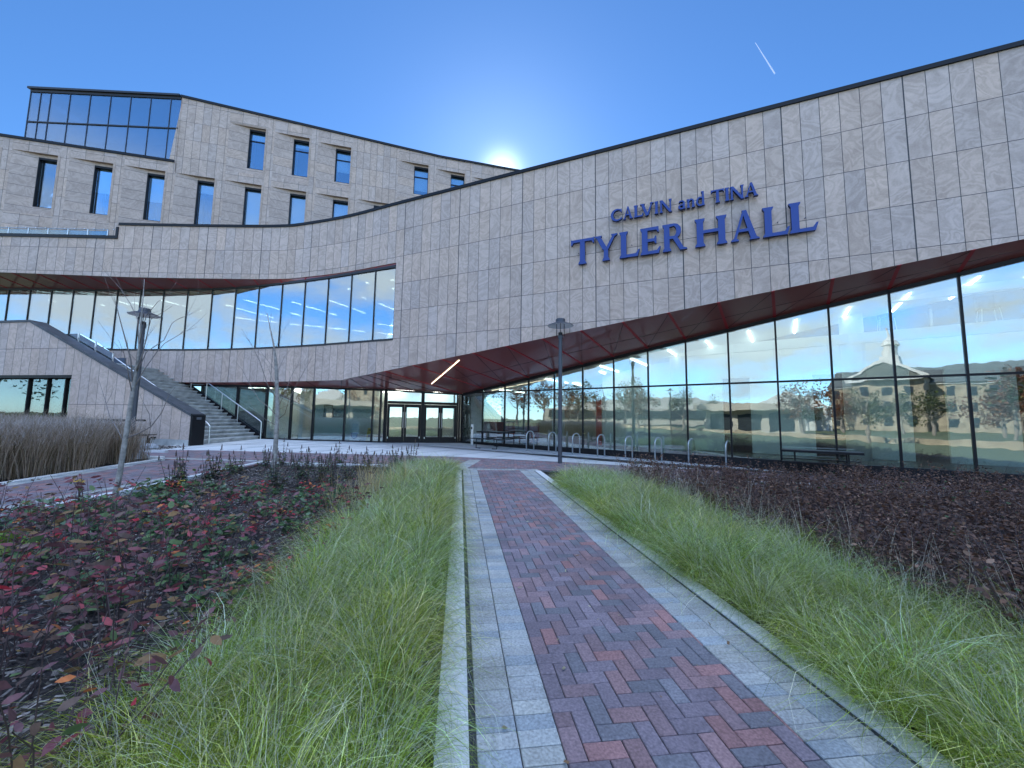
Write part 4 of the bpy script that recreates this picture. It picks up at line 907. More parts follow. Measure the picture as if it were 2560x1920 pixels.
p = ground(1400, 1158); lamp('tall grey lamp post with a disc hood beside the end of the right grass strip', p[0], p[1], 4.98)
lamp('grey lamp post with a disc hood behind the bare tree by the stair wall', -13.1, 13.4, 4.98)

m_ = MB(); e = np.array([.82, .57])*.21; hh = .88; arc_ = [(math.cos(t), math.sin(t)) for t in np.linspace(math.pi, 0, 13)]
path = [(-e[0], -e[1], -.03)]+[(e[0]*c, e[1]*c, hh-.21+.21*s_) for c, s_ in arc_]+[(e[0], e[1], -.03)]
m_.tube(path, .026, 12)
for s_ in (-1, 1): m_.lathe([(.0, .008), (.055, .008), (.055, .0)], (s_*e[0], s_*e[1], 0), 16)
racks = [(0.86, 17.55), (1.81, 17.05), (2.76, 16.48), (3.69, 15.93), (4.63, 15.28), (5.6, 14.78), (6.69, 14.4), (7.74, 13.82)]
rl = ['steel hoop bike rack nearest the entrance doors, beside the dark bench table', 'second steel hoop bike rack from the doors, just left of the lamp post', 'steel hoop bike rack just right of the lamp post', 'fourth steel hoop bike rack counted from the doors', 'fifth steel hoop bike rack from the doors, in the middle of the glass wall', 'sixth steel hoop bike rack counted from the doors', 'second last steel hoop bike rack, before the one next to the right table', 'last steel hoop bike rack, right beside the table among the dark shrubs']
me0 = None
for (x, y), lb in zip(racks, rl):
    if me0 is None:
        o = m_.build('bike_rack', GALV, smooth=True); me0 = o
    else: o = me0.copy(); COL.objects.link(o)
    o.location = (x, y, gz(x, y)); tag(o, lb, 'bike rack', 'steel bike racks along the glass wall')

def picnic(label, x, y, rz, z=None, L_=1.75, h=.76, back=True):
    t = thing('picnic_table', label, 'table', (x, y, gz(x, y) if z is None else z), rz, 'black metal tables')
    m_ = MB(); m_.box((0, 0, h), (L_, .68, .035)); m_.box((0, .345, h-.02), (L_, .02, .06)); m_.box((0, -.345, h-.02), (L_, .02, .06)); m_.build('table_top', BLACK, t, world=False)
    for s_ in (-1, 1):
        m_ = MB(); m_.box((0, s_*.66, .45), (L_, .28, .03)); m_.build('bench', BLACK, t, world=False)
    for s_ in (-1, 1):
        m_ = MB(); q = s_*L_*.33
        m_.tube([(q-.25*s_, -.74, .02), (q, -.74, .02), (q, -.74, .43)], .02, 8); m_.tube([(q-.25*s_, .74, .02), (q, .74, .02), (q, .74, .43)], .02, 8)
        m_.tube([(q, -.74, .42), (q, .74, .42)], .02, 8); m_.tube([(q, -.22, .42), (q, -.22, h-.01)], .02, 8); m_.tube([(q, .22, .42), (q, .22, h-.01)], .02, 8); m_.build('leg_frame', BLACK, t, world=False)
picnic('black metal picnic table on the white plaza near the entrance doors', -.75, 18.45, math.atan2(W.d[1], W.d[0])+.06)
picnic('black metal picnic table standing behind the dark shrubs at the right glass', 9.35, 11.75, math.atan2(W.d[1], W.d[0]), L_=1.9)
picnic('black metal picnic table half hidden behind the tall brown grass', -14.3, 13.9, -.1, L_=1.75, h=1.0)

b = ground(1180, 1112.5); t = thing('door_opener_post', 'slim steel post with a push button left of the picnic table', 'post', (b[0], b[1], b[2]))
m_ = MB(); m_.box((b[0], b[1], b[2]+.52), (.11, .16, 1.06)); m_.build('post', STEEL, t); m_ = MB(); m_.box((b[0]-.03, b[1]-.085, b[2]+.86), (.07, .02, .11)); m_.build('push_button', BLACK, t)

# signs behind the entrance glass
def panel_sign(): pass
ks_ = D.hit(880, 1080)[0]; p = D.at(ks_, -.35); z0 = .34
t = thing('notice_board', 'white free standing notice board with blue lettering and a blue shield, behind the glass', 'sign board', (*p, z0)); hdD = math.atan2(*D.dir(ks_)[::-1])
WHT = plain('white_board', (.8, .82, .84), .5); SB = plain('notice_blue', (.02, .12, .36), .5); SBL = plain('notice_pale_blue', (.25, .5, .75), .5)
m_ = MB(); m_.box((*p, z0+.50), (.48, .03, .98), hdD); m_.box((*p, z0+1.02), (.30, .03, .07), hdD); m_.build('board', WHT, t)
nD = np.array([D.dir(ks_)[1], -D.dir(ks_)[0]]); dD = D.dir(ks_)
def on_board(u, v, off=.018): q = p+dD*u+nD*off; return (*q, z0+v)
m_ = MB(); sh = [(-.17, .42), (.17, .42), (.17, .27), (.12, .15), (0, .09), (-.12, .15), (-.17, .27)]; m_.face([on_board(u, v) for u, v in sh][::-1]); m_.build('shield', SB, t)
m_ = MB(); m_.face([on_board(u*.72, .27+(v-.27)*.7, .020) for u, v in sh][::-1]); m_.face([on_board(.05+.06*math.cos(a), .27+.07*math.sin(a), .022) for a in np.linspace(0, 6.28, 14)[:-1]]); m_.build('shield_field', SBL, t)
def text_obj(name, body, size, M, mt, parent=None, ext=.002):
    c = bpy.data.curves.new(name, 'FONT'); c.body = body; c.size = size; c.align_x = 'CENTER'; c.extrude = ext
    tmp = bpy.data.objects.new(name, c); COL.objects.link(tmp); dg = bpy.context.evaluated_depsgraph_get(); me = bpy.data.meshes.new_from_object(tmp.evaluated_get(dg))
    bpy.data.objects.remove(tmp); me.materials.clear(); me.materials.append(mt); o = link(name, me, parent)
    o.matrix_basis = (Matrix.Translation(parent.location).inverted() if parent else Matrix()) @ M; return o
def frame_at(q, d, n, z):
    return Matrix(((d[0], 0, n[0], q[0]), (d[1], 0, n[1], q[1]), (0, 1, 0, z), (0, 0, 0, 1)))
m_ = MB()
for i, (w_, v) in enumerate(((.26, .84), (.30, .76), (.22, .68), (.34, .58))):      # too small to read in the photo: short broken strokes
    x = -w_/2
    while x < w_/2:
        a = random.uniform(.025, .05); m_.face([on_board(x, v, .017), on_board(x, v+.035, .017), on_board(x+a, v+.035, .017), on_board(x+a, v, .017)][::-1]); x += a+.012
m_.build('lettering', SBL, t)
ks_ = D.hit(915, 1085)[0]; p2 = D.at(ks_, -.4)
t = thing('wet_floor_sign', 'yellow folding wet floor sign behind the glass left of the doors', 'floor sign', (*p2, z0)); YEL = plain('yellow_plastic', (.75, .5, .02), .45)
for s_, o in ((1, 0), (-1, .28)):
    m_ = MB(); q = p2-nD*o; lean = nD*(.12*s_*-1)
    bl, br = q-dD*.15, q+dD*.15; tl, tr = q-dD*.085+lean, q+dD*.085+lean; e_ = nD*.012
    m_.hexa([(*bl, z0), (*br, z0), (*(br-e_), z0), (*(bl-e_), z0)], [(*tl, z0+.66), (*tr, z0+.66), (*(tr-e_), z0+.66), (*(tl-e_), z0+.66)]); m_.build('sign_leaf', YEL, t)
m_ = MB()
def oy(u, v): f = v/.66; q = p2+dD*u-nD*(.12*f)+nD*.004; return (*q, z0+v)
tri = [(-.065, .22), (.065, .22), (0, .36)]; m_.face([oy(*v) for v in tri]); m_.face([oy(u, v) for u, v in ((-.06, .52), (.06, .52), (.06, .60), (-.06, .60))]); m_.face([oy(u, v) for u, v in ((-.05, .44), (.05, .44), (.05, .46), (-.05, .46))]); m_.build('warning_mark', BLACK, t)
for (x0, x1, y0, y1), lb in (((1172, 1325, 785, 980), 'tall thin framed picture hanging behind the entrance glass'), ((1335, 1525, 830, 985), 'dark framed picture hanging right of the thin one behind the glass')):
    x0, x1 = 640+x0/6.9125, 640+x1/6.9125; y0, y1 = 900+y0/6.9125, 900+y1/6.9125
    Yp = 21.2; a, b_ = at_depth(x0, y1, Yp), at_depth(x1, y0, Yp); c = (a+b_)/2; t = thing('framed_picture', lb, 'picture', c, 0, 'framed pictures in the lobby'); w_, h_ = b_[0]-a[0], b_[2]-a[2]
    m_ = MB()
    for dx in (-1, 1): m_.box((c[0]+dx*w_/2, Yp, c[2]), (.03, .04, h_+.03))
    for dz_ in (-1, 1): m_.box((c[0], Yp, c[2]+dz_*h_/2), (w_-.03, .04, .03))
    m_.build('frame', BLACK, t); m_ = MB(); m_.box((c[0], Yp+.005, c[2]), (w_-.03, .01, h_-.03)); m_.build('print', plain('print', (.30, .36, .36) if 'thin' in lb else (.16, .17, .16), .5, noise=.8, nscale=9), t)
m_ = MB(); m_.box((-9.2, 21.26, 1.7), (3.3, .06, 2.7)); tag(m_.build('display_wall', MINTP), 'pale display wall panel behind the entrance glass left of the doors', 'wall panel')
s_, zz = W.hit(1357, 1028); q = W.at(s_, -.05); m_ = MB(); m_.box((*q, zz), (.16, .01, .16), math.atan2(W.d[1], W.d[0])); tag(m_.build('window_sticker', plain('sticker_blue', (.05, .06, .5), .5)), 'small blue square sticker on the glass left of the lamp post', 'sticker')
# furniture inside
def lounge(label, s0, o, w_):
    p = W.at(s0, -o); t = thing('lounge_seat', label, 'seat', (*p, .34), math.atan2(W.d[1], W.d[0]), 'red lounge seats inside')
    m_ = MB(); m_.box((0, 0, .25), (w_, .7, .36)); m_.build('seat', REDF, t, world=False); m_ = MB(); m_.box((0, .36, .55), (w_, .14, 1.05)); m_.build('backrest', REDF, t, world=False)
lounge('long red upholstered bench inside the glass by the corner', 1.3, 1.3, 2.2); lounge('red lounge chair inside the glass behind the near picnic table', 3.6, 1.2, .8)
def hi_table(s0):
    p = W.at(s0, -4.1); z = 4.8; t = thing('high_table', 'round high table on the upper floor behind the right glass', 'table', (*p, z))
    m_ = MB(); m_.lathe([(0, .98), (.75, .98), (.75, 1.02), (0, 1.02)], (*p, z), 28); m_.build('table_top', BLACK, t); m_ = MB(); m_.lathe([(.28, 0), (.26, .03), (.05, .06), (.05, .98)], (*p, z), 16); m_.build('pedestal', GALV, t)
hi_table(18.9)
def stool(lb, s0, o):
    p = W.at(s0, -o); z = 4.8; t = thing('bar_stool', lb, 'stool', (*p, z), math.atan2(W.d[1], W.d[0]), 'stools on the upper floor')
    m_ = MB(); m_.box((0, 0, .72), (.44, .42, .05)); m_.build('seat', BLACK, t, world=False); m_ = MB(); m_.box((0, .2, 1.0), (.42, .04, .4)); m_.build('backrest', BLACK, t, world=False)
    for x in (-1, 1):
        for y in (-1, 1): m_ = MB(); m_.tube([(x*.19, y*.18, .70), (x*.25, y*.24, 0)], .014, 6); m_.build('leg', WHITEP, t, world=False)
stool('dark bar stool left of the round high table upstairs', 17.7, 3.9); stool('dark bar stool right of the round high table upstairs', 20.2, 3.9)
for s0, o, lb in ((12.6, 4.6, 'black office desk with papers inside the glass, left'), (16.1, 4.2, 'black office desk inside the glass, right of the wide partition')):
    p = W.at(s0, -o); t = thing('desk', lb, 'desk', (*p, .34), math.atan2(W.d[1], W.d[0])); m_ = MB(); m_.box((0, 0, .73), (1.5, .7, .04)); m_.build('desk_top', WHITEP, t, world=False)
    for x in (-.7, .7): m_ = MB(); m_.box((x, 0, .355), (.04, .64, .71)); m_.build('leg', WHITEP, t, world=False)
    m_ = MB(); m_.box((.2, .1, 1.0), (.5, .04, .32)); m_.box((.2, .1, .79), (.05, .05, .1)); m_.build('monitor', BLACK, t, world=False)
s0, zz = W.hit(1965, 1048); p = W.at(12.9, -5.3); t = thing('wall_screen', 'dark rectangular wall screen inside the right glass', 'screen', (*p, 2.2), math.atan2(W.d[1], W.d[0])); m_ = MB(); m_.box((0, 0, 0), (1.7, .06, .95)); m_.build('screen', BLACK, t, world=False)
# ceiling beams behind the tall glass
mb = MB()
for o, z, h in ((2.0, 4.55, .35), (1.2, 5.6, .25)): mb.beam((*W.at(7.5, -o), z), (*W.at(25, -o), z), .2, h)
mb.build('interior_beam', WHITEP, hall)

# ================================================================ YOUNG BARE TREES
def bare_tree(label, Y, trunk, branches, r0, seed):
    rg = random.Random(seed); base = at_depth(*trunk[0], Y); base = np.array([base[0], Y, gz(base[0], Y)])
    t = thing('young_tree', label, 'tree', base, 0, 'young bare trees')
    tp = [base-[0, 0, .08]]+[at_depth(*q, Y) for q in trunk[1:]]; n = len(tp)
    sp_i = n-4; m_ = MB(); m_.tube(tp, [r0*(1.2 if i == 0 else (1-.38*i/sp_i if i <= sp_i else (.34, .2, .09)[i-sp_i-1])) for i in range(n)], 12); m_.build('trunk', BARK, t, smooth=True)
    cr_ = MB()
    def twigs(path, r, depth):
        for i in range(1, len(path)):
            a, b_ = np.array(path[i-1]), np.array(path[i]); l = np.linalg.norm(b_-a)
            for q in range(max(1, int(l/.22))):
                if rg.random() > (.62 if depth == 0 else .3): continue
                f = rg.random(); s_ = a+(b_-a)*f; d = (b_-a)/(l+1e-9)+np.array([rg.uniform(-.8, .8), rg.uniform(-.9, .9), rg.uniform(-.1, .7)]); d /= np.linalg.norm(d); ll = rg.uniform(.18, .55)*(1 if depth == 0 else .6)
                pp = [s_, s_+d*ll*.5+np.array([0, 0, .02]), s_+d*ll+np.array([0, 0, .08])]; cr_.tube(pp, [r*.55, r*.42, r*.22], 5)
                if depth == 0: twigs(pp, r*.6, 1)
    for br, rr, yo in branches:
        pp = [at_depth(*q, Y+yo*i/(len(br)-1)) for i, q in enumerate(br)]; m = len(pp); cr_.tube(pp, [rr*.68*(1-.78*i/(m-1)) for i in range(m)], 7); twigs(pp[1:], .0048, 0)
    tw = tp[n//2:]; twigs(tw, .0048, 0)
    cr_.build('branches', TWIG, t, smooth=True)
bare_tree('young bare tree with pale leaning trunk in front of a lamp post', 6.2,
    [(286, 1262), (290, 1230), (300, 1180), (312, 1105), (322, 1040), (333, 968), (346, 885), (355, 780), (361, 698)],
    [([(333, 968), (327, 900), (316, 858), (303, 810), (290, 761), (285, 742)], .017, -.4), ([(334, 972), (360, 925), (392, 880), (412, 858), (456, 832), (491, 817)], .013, .3),
     ([(338, 940), (366, 880), (410, 850), (430, 808), (446, 797), (473, 786)], .012, .5), ([(340, 930), (358, 880), (372, 817), (378, 797), (405, 782), (432, 764)], .013, -.3), ([(347, 880), (345, 800), (325, 758), (301, 721), (273, 691)], .011, .4),
     ([(349, 860), (365, 790), (395, 754), (435, 728)], .010, -.5), ([(333, 962), (352, 900), (366, 850), (380, 815)], .010, .6), ([(330, 985), (318, 920), (309, 880), (296, 850)], .010, -.6),
     ([(309, 1103), (292, 1070), (274, 1040), (263, 1000), (247, 950)], .014, .3), ([(312, 1097), (350, 1082), (378, 1066), (405, 1030), (421, 990), (438, 968)], .015, -.3), ([(376, 1067), (373, 1035), (368, 1025), (362, 1024)], .008, 0), ([(300, 1180), (322, 1200), (334, 1215)], .006, .1)], .044, 3)
bare_tree('slim young bare tree further back between the stair and the doors', 9.81,
    [(683, 1180), (686, 1150), (690, 1100), (694, 1030), (692, 960), (690, 910), (684, 860), (676, 825), (668, 783)],
    [([(693, 1040), (672, 1018), (648, 1000), (625, 962), (606, 925), (590, 905)], .016, .5), ([(693, 1050), (712, 1035), (722, 1000), (742, 960), (765, 920), (778, 897)], .015, -.5), ([(693, 1000), (668, 960), (650, 905), (632, 868), (603, 820)], .014, -.6),
     ([(691, 950), (698, 920), (712, 890), (728, 872)], .011, .4), ([(691, 930), (672, 905), (656, 885), (640, 858)], .010, .6), ([(694, 1020), (712, 985), (728, 940), (745, 910), (752, 890)], .012, .7), ([(693, 1065), (665, 1050), (640, 1025), (622, 1005)], .010, -.4),
     ([(695, 1025), (730, 1008), (762, 990)], .008, .2), ([(687, 870), (700, 850), (712, 820)], .008, -.3), ([(692, 975), (678, 940), (668, 915), (646, 880)], .009, .8)], .062, 5)

# ================================================================ GRASS
def blades(name, bases, az, L_, th0, th1, wd, cols, K_=6, bend=1.15, curl=1.5):
    n = len(bases); f = np.linspace(0, 1, K_); th = th0[:, None]+(th1-th0)[:, None]*f[None]**bend; ds = (L_/(K_-1))[:, None]
    h = np.zeros((n, K_)); z = np.zeros((n, K_)); h[:, 1:] = np.cumsum(np.sin(th[:, :-1])*ds, 1); z[:, 1:] = np.cumsum(np.cos(th[:, :-1])*ds, 1)
    tw = az[:, None]+RNG.normal(0, .25, n)[:, None]*f[None]*curl
    X = bases[:, 0, None]+h*np.cos(tw); Y = bases[:, 1, None]+h*np.sin(tw); Z = bases[:, 2, None]+z
    sa = az+np.pi/2+RNG.normal(0, .5, n); w_ = wd[:, None]*(1-f[None]**2*.88)*.5
    V = np.zeros((n, K_, 2, 3)); 
    for k, sg in ((0, -1), (1, 1)):
        V[:, :, k, 0] = X+sg*w_*np.cos(sa)[:, None]; V[:, :, k, 1] = Y+sg*w_*np.sin(sa)[:, None]; V[:, :, k, 2] = Z
    gmin = GA*V[..., 1]+GB*V[..., 0]+.006; V[..., 2] = np.maximum(V[..., 2], gmin)
    idx = (np.arange(n)*K_*2)[:, None]+(np.arange(K_-1)*2)[None]; Q = np.stack([idx, idx+1, idx+3, idx+2], -1).reshape(-1, 4)
    C = np.repeat(cols, K_-1, 0); return V.reshape(-1, 3), Q, C
def join(parts):
    V, Q, C, o = [], [], [], 0
    for v, q, c in parts: V.append(v); Q.append(q+o); C.append(c); o += len(v)
    return np.concatenate(V), np.concatenate(Q), np.concatenate(C)
def green(n, dry=.13):
    a = np.array([.11, .17, .018]); b_ = np.array([.46, .56, .055]); c = np.array([.74, .80, .32]); d = np.array([.95, .88, .60]); t = RNG.random((n, 1))**1.3; col = a+(b_-a)*t
    m = RNG.random(n) < .24; col[m] = c*RNG.uniform(.8, 1.2, (m.sum(), 1)); m = RNG.random(n) < dry; col[m] = d*RNG.uniform(.6, 1.15, (m.sum(), 1)); return col
def grass_strip(name, label, u0_, u1_, v0_, v1_, per, hgt, endround):
    parts = []; sp = .30; tu = []
    for v in np.arange(v0_, v1_, sp):
        for u in np.arange(u0_, u1_+.01, sp*.95): tu.append((u+RNG.normal(0, .06), v+RNG.normal(0, .07)))
    for u, v in tu:
        e0 = v1_-v; mid = (u0_+u1_)/2; hw = (u1_-u0_)/2
        if endround and e0 < hw and ((hw-e0)/hw)**2+((u-mid)/hw)**2 > 1.05: continue
        near = max(0.0, 4.5-v); n = int(per*(1 if v < 5 else .75)*RNG.uniform(.8, 1.2)); c = pw_(u, v); hs = hgt*RNG.uniform(.85, 1.18)
        r = np.sqrt(RNG.random(n))*.13; a = RNG.random(n)*2*np.pi; hs = hs*RNG.uniform(.9, 1.12)
        B_ = np.stack([c[0]+r*np.cos(a), c[1]+r*np.sin(a), np.zeros(n)], 1); B_[:, 2] = GA*B_[:, 1]+GB*B_[:, 0]-.02
        az = a+RNG.normal(0, .45, n); sw = RNG.random()*6.28; m = RNG.random(n) < .25; az[m] = sw+RNG.normal(0, .55, m.sum())
        Lb = hs*RNG.uniform(.75, 2.05, n); th0 = np.clip(RNG.normal(.12, .14, n)+r*5.5, .02, 1.1); th1 = th0+np.clip(RNG.normal(2.25, .55, n), .5, 3.1)
        w_ = RNG.uniform(.0020, .0038, n)*(1+.16*max(0, v-1)); cl = green(n)*RNG.uniform(.72, 1.25)*RNG.uniform(.6, 1.4, (n, 1))
        cl = cl*(np.array([1.14, 1.02, .8]) if RNG.random() < .3 else np.array([.86, 1.0, 1.15]) if RNG.random() < .4 else 1)
        parts.append(blades(name, B_, az, Lb, th0, th1, w_, cl, 7, 1.5, 4.0))
        ns = int(per*.07); a = RNG.random(ns)*6.28; B2 = np.stack([c[0]+.1*np.cos(a), c[1]+.1*np.sin(a), np.full(ns, gz(*c))], 1)
        parts.append(blades(name, B2, a, hs*RNG.uniform(1.1, 1.6, ns), RNG.uniform(.05, .6, ns), RNG.uniform(.6, 2.0, ns), RNG.uniform(.002, .0032, ns)*(1+.14*max(0, v-1)), np.array([.62, .60, .44])*RNG.uniform(.7, 1.15, (ns, 1))))
    o = np_mesh(name, *join(parts), GRASS); return tag(o, label, 'grass', kind='stuff')
grass_strip('ornamental_grass', 'long arching green ornamental grass left of the brick path', -1.76, -.64, -1.0, 9.0, 620, .36, True)
grass_strip('ornamental_grass', 'long arching green ornamental grass right of the brick path', 1.94, 3.2, -1.0, 7.2, 620, .385, True)
# pale dry seed stalks along the outer edges
def stalks(name, label, pts, n_each, hgt, col, wd=.004):
    parts = []
    for x, y in pts:
        n = n_each; a = RNG.random(n)*6.28; r = RNG.random(n)*.12; B_ = np.stack([x+r*np.cos(a), y+r*np.sin(a), np.full(n, gz(x, y))], 1)
        parts.append(blades(name, B_, a, hgt*RNG.uniform(.7, 1.35, n), RNG.uniform(.02, .4, n), RNG.uniform(.2, 1.2, n), wd*RNG.uniform(.7, 1.3, n)*(1+.1*max(0, y-3)), np.array(col)*RNG.uniform(.6, 1.2, (n, 1)), 5))
    return tag(np_mesh(name, *join(parts), GRASS), label, 'dry grass', kind='stuff')
stalks('dry_grass', 'pale dry seed stalks along the outer edge of the right grass strip', [pw_(3.22+RNG.normal(0, .14), v) for v in np.arange(-.6, 6.6, .17)], 9, .68, (.68, .56, .42))
stalks('dry_grass', 'pale dry stalks and straw plumes along the outer edge of the left grass strip', [pw_(-1.78+RNG.normal(0, .14), v) for v in np.arange(-.6, 7.5, .2)], 6, .46, (.62, .56, .42))
stalks('straw_grass', 'straw coloured grass plumes at the far left of the left grass strip', [pw_(-1.9+RNG.normal(0, .25), v) for v in np.arange(4.0, 6.2, .2)], 26, .64, (.62, .46, .22), .006)
# tall brown hedge of grass beside the left walk
parts = []
for x in np.arange(-15.5, -9.75, .34):
    for y in np.arange(5.4, 11.3, .34):
        xe = np.interp(y, [5, 7.2, 10, 11.3], [-9.75, -9.75, -10.15, -10.3])
        if x > xe or y > 11.1 + .0*x: continue
        n = 130; r = np.sqrt(RNG.random(n))*.24; a = RNG.random(n)*6.28; px_, py_ = x+RNG.normal(0, .06), y+RNG.normal(0, .06); B_ = np.stack([px_+r*np.cos(a), py_+r*np.sin(a), np.full(n, gz(x, y)-.02)], 1)
        t_ = RNG.random((n, 1)); cl = np.array([.26, .18, .115])+(np.array([.58, .45, .33])-np.array([.26, .18, .115]))*t_; m = RNG.random(n) < .18; cl[m] = np.array([.13, .10, .035])
        parts.append(blades('g', B_, a+RNG.normal(0, .8, n), RNG.uniform(.85, 1.38, n)*RNG.uniform(.92, 1.08), RNG.uniform(0, .2, n), RNG.uniform(.15, 1.0, n), RNG.uniform(.006, .011, n), cl, 5))
        n = 130; r = np.sqrt(RNG.random(n))*.3; a = RNG.random(n)*6.28; B_ = np.stack([px_+r*np.cos(a), py_+r*np.sin(a), gz(x, y)+RNG.uniform(.6, 1.12, n)], 1)
        parts.append(blades('g', B_, RNG.random(n)*6.28, RNG.uniform(.06, .22, n), RNG.uniform(0, 1.0, n), RNG.uniform(.6, 2.0, n), RNG.uniform(.006, .010, n), np.array([.55, .46, .40])*RNG.uniform(.6, 1.2, (n, 1)), 4))
tag(np_mesh('tall_brown_grass', *join(parts), GRASS), 'thick bank of tall brown feathery grass beside the left brick walk', 'tall grass', kind='stuff')

# ================================================================ SHRUBS AND PERENNIALS
def unit(v): v = np.array(v, float); return v/(np.linalg.norm(v)+1e-9)
def shrub_mesh(seed, nst, hgt, spread, leafL, leafW, nleaf, pal, wts, stem_r=.0035):
    rg = random.Random(seed); st_, lf = MB(), MB()
    for i in range(nst):
        a = rg.uniform(0, 6.28); l = hgt*rg.uniform(.6, 1.1); tilt = rg.uniform(.1, .85)*spread; p0 = np.array([.05*math.cos(a)*rg.random()*3, .05*math.sin(a)*rg.random()*3, -.02]); pts = [p0]
        for k in range(4): tilt2 = tilt*(.6+.2*k); pts.append(pts[-1]+l/4*np.array([math.sin(tilt2)*math.cos(a), math.sin(tilt2)*math.sin(a), math.cos(tilt2)])+np.array([rg.gauss(0, .012), rg.gauss(0, .012), 0])); 
        st_.tube(pts, [stem_r*(1-.15*k) for k in range(5)], 5, cap=False)
        tint = rg.random()
        for k in range(nleaf):
            f = rg.uniform(.22, 1)**.8*3.99; q = int(f); s_ = pts[q]+(pts[q+1]-pts[q])*(f-q); b_ = rg.uniform(0, 6.28); d = unit([math.cos(b_), math.sin(b_), rg.uniform(-.35, .75)])
            tw = s_+d*rg.uniform(0, .05)*hgt*2; c = rg.choices(pal, wts)[0]
            g = rg.uniform(.7, 1.3); sc = rg.uniform(.6, 1.15); lf.leaf(tw, d, unit([rg.gauss(0, .95), rg.gauss(0, .95), 1]), leafL*sc, leafW*sc, tuple(v*g for v in c), rg.uniform(0, .4))
    return st_, lf
LEAFN = plain
def proto(name, label, cat, group, st_, lf, lm=LEAF):
    t = thing(name, label, cat, (0, 0, 0), 0, group); st_.build('stems', STEM, t, world=False); lf.build('leaves', lm, t, world=False); return t
def scatter(protos, spots, smin, smax):
    used = set()
    for x, y in spots:
        i = random.randrange(len(protos)); o = protos[i] if i not in used else copy_tree(protos[i]); used.add(i)
        s_ = random.uniform(smin, smax); o.location = (x, y, gz(x, y)-.05); o.rotation_euler = (0, 0, random.uniform(0, 6.28)); o.scale = (s_, s_, s_*random.uniform(.88, 1.1))
    for i, p in enumerate(protos):
        if i not in used:
            for c in list(p.children): bpy.data.objects.remove(c)
            bpy.data.objects.remove(p)
def poisson(inside, x0, x1, y0, y1, dmin, nmax):
    o = []
    for _ in range(nmax*30):
        p = (random.uniform(x0, x1), random.uniform(y0, y1)); d = dmin(p) if callable(dmin) else dmin
        if inside(p) and all((p[0]-q[0])**2+(p[1]-q[1])**2 > d*d for q in o): o.append(p)
        if len(o) >= nmax: break
    return o
uv_ = lambda p: ((p[0]-PO[0])*PQ[0]+(p[1]-PO[1])*PQ[1], (p[0]-PO[0])*PD[0]+(p[1]-PO[1])*PD[1])
PLUM = [(.19, .082, .085), (.25, .078, .085), (.165, .098, .072), (.34, .062, .066), (.28, .155, .065), (.13, .18, .065), (.68, .05, .07), (.66, .19, .055)]
LB = 'plum leaved shrub with a few red autumn leaves in the left bed'
P1 = [proto('plum_shrub', LB, 'shrub', 'plum leaved shrubs in the left bed', *shrub_mesh(100+i, 13, .64, .85, .066, .027, 8, PLUM, (28, 22, 24, 12, 14, 8, 2.2, 1.6))) for i in range(6)]
def inA(p): u, v = uv_(p); return u < -2.0 and p[0] > -6.85 and p[1] > .9 and p[1] < 5.0+.35*(p[0]+7) and p[1] < 6.4
def dA(p): return .39 if p[1] < 3.6 else .56
scatter(P1, poisson(inA, -6.9, -1.0, .9, 6.5, dA, 150), .7, 1.4)
# a few brighter red ones among them
P2 = [proto('red_shrub', 'small shrub with bright red and orange leaves in the middle of the left bed', 'shrub', 'red leaved shrubs in the left bed', *shrub_mesh(200+i, 7, .40, .8, .075, .032, 9, PLUM, (10, 14, 8, 20, 10, 6, 26, 12))) for i in range(3)]
def inB(p): u, v = uv_(p); return u < -2.0 and p[0] > -6.7 and 3.6 < p[1] < 7.6 and p[1] < 7.6+.2*(p[0]+4)
scatter(P2, poisson(inB, -6.8, -1.8, 3.4, 7.6, .95, 17), .75, 1.15)
GRN = [(.07, .14, .05), (.10, .19, .065), (.14, .21, .07), (.08, .12, .06), (.24, .20, .06), (.2, .27, .15)]
P3 = [proto('leafy_perennial', 'low dark green leafy perennial on the mulch of the left bed', 'plant', 'green perennials in the left bed', *shrub_mesh(300+i, 14, .22, 1.5, .10, .045, 6, GRN, (26, 24, 14, 20, 5, 8), .003)) for i in range(5)]
def inC(p): u, v = uv_(p); return u < -2.05 and p[0] > -6.8 and 3.2 < p[1] < 7.9
scatter(P3, poisson(inC, -6.8, -2, 3.2, 8.0, .5, 58), .7, 1.25)
# dark seed spikes along the far kerb
def spike(seed):
    rg = random.Random(seed); st_, lf = MB(), MB()
    for i in range(rg.randint(4, 7)):
        x, y = rg.gauss(0, .085), rg.gauss(0, .085); h = rg.uniform(.38, .68); tip = np.array([x*1.5+rg.gauss(0, .02), y*1.5, h]); b0 = np.array([x*.4, y*.4, 0]); st_.tube([b0, (b0+tip)/2, tip], [.005, .0045, .003], 5); st_.tube([tip-[0, 0, .10], tip-[0, 0, .05], tip], [.009, .011, .004], 6)
        k = .08
        while k < h-.07:
            s_ = b0+(tip-b0)*(k/h); n = rg.randint(3, 5)
            for j in range(n):
                a = 6.28*j/n+rg.random(); sz = .125*(1-.66*k/h)*rg.uniform(.7, 1.2); lf.leaf(s_, unit([math.cos(a), math.sin(a), rg.uniform(-.25, .35)]), (0, 0, 1), sz, sz*.42, tuple(v*rg.uniform(.6, 1.3) for v in rg.choice([(.075, .10, .05), (.05, .066, .04), (.11, .15, .06), (.12, .09, .05)])), .3)
            k += rg.uniform(.045, .075)
    return st_, lf
P4 = [proto('spike_plant', 'dark upright perennial with black seed spikes at the far edge of the left bed', 'plant', 'dark spike plants in the left bed', *spike(400+i)) for i in range(6)]
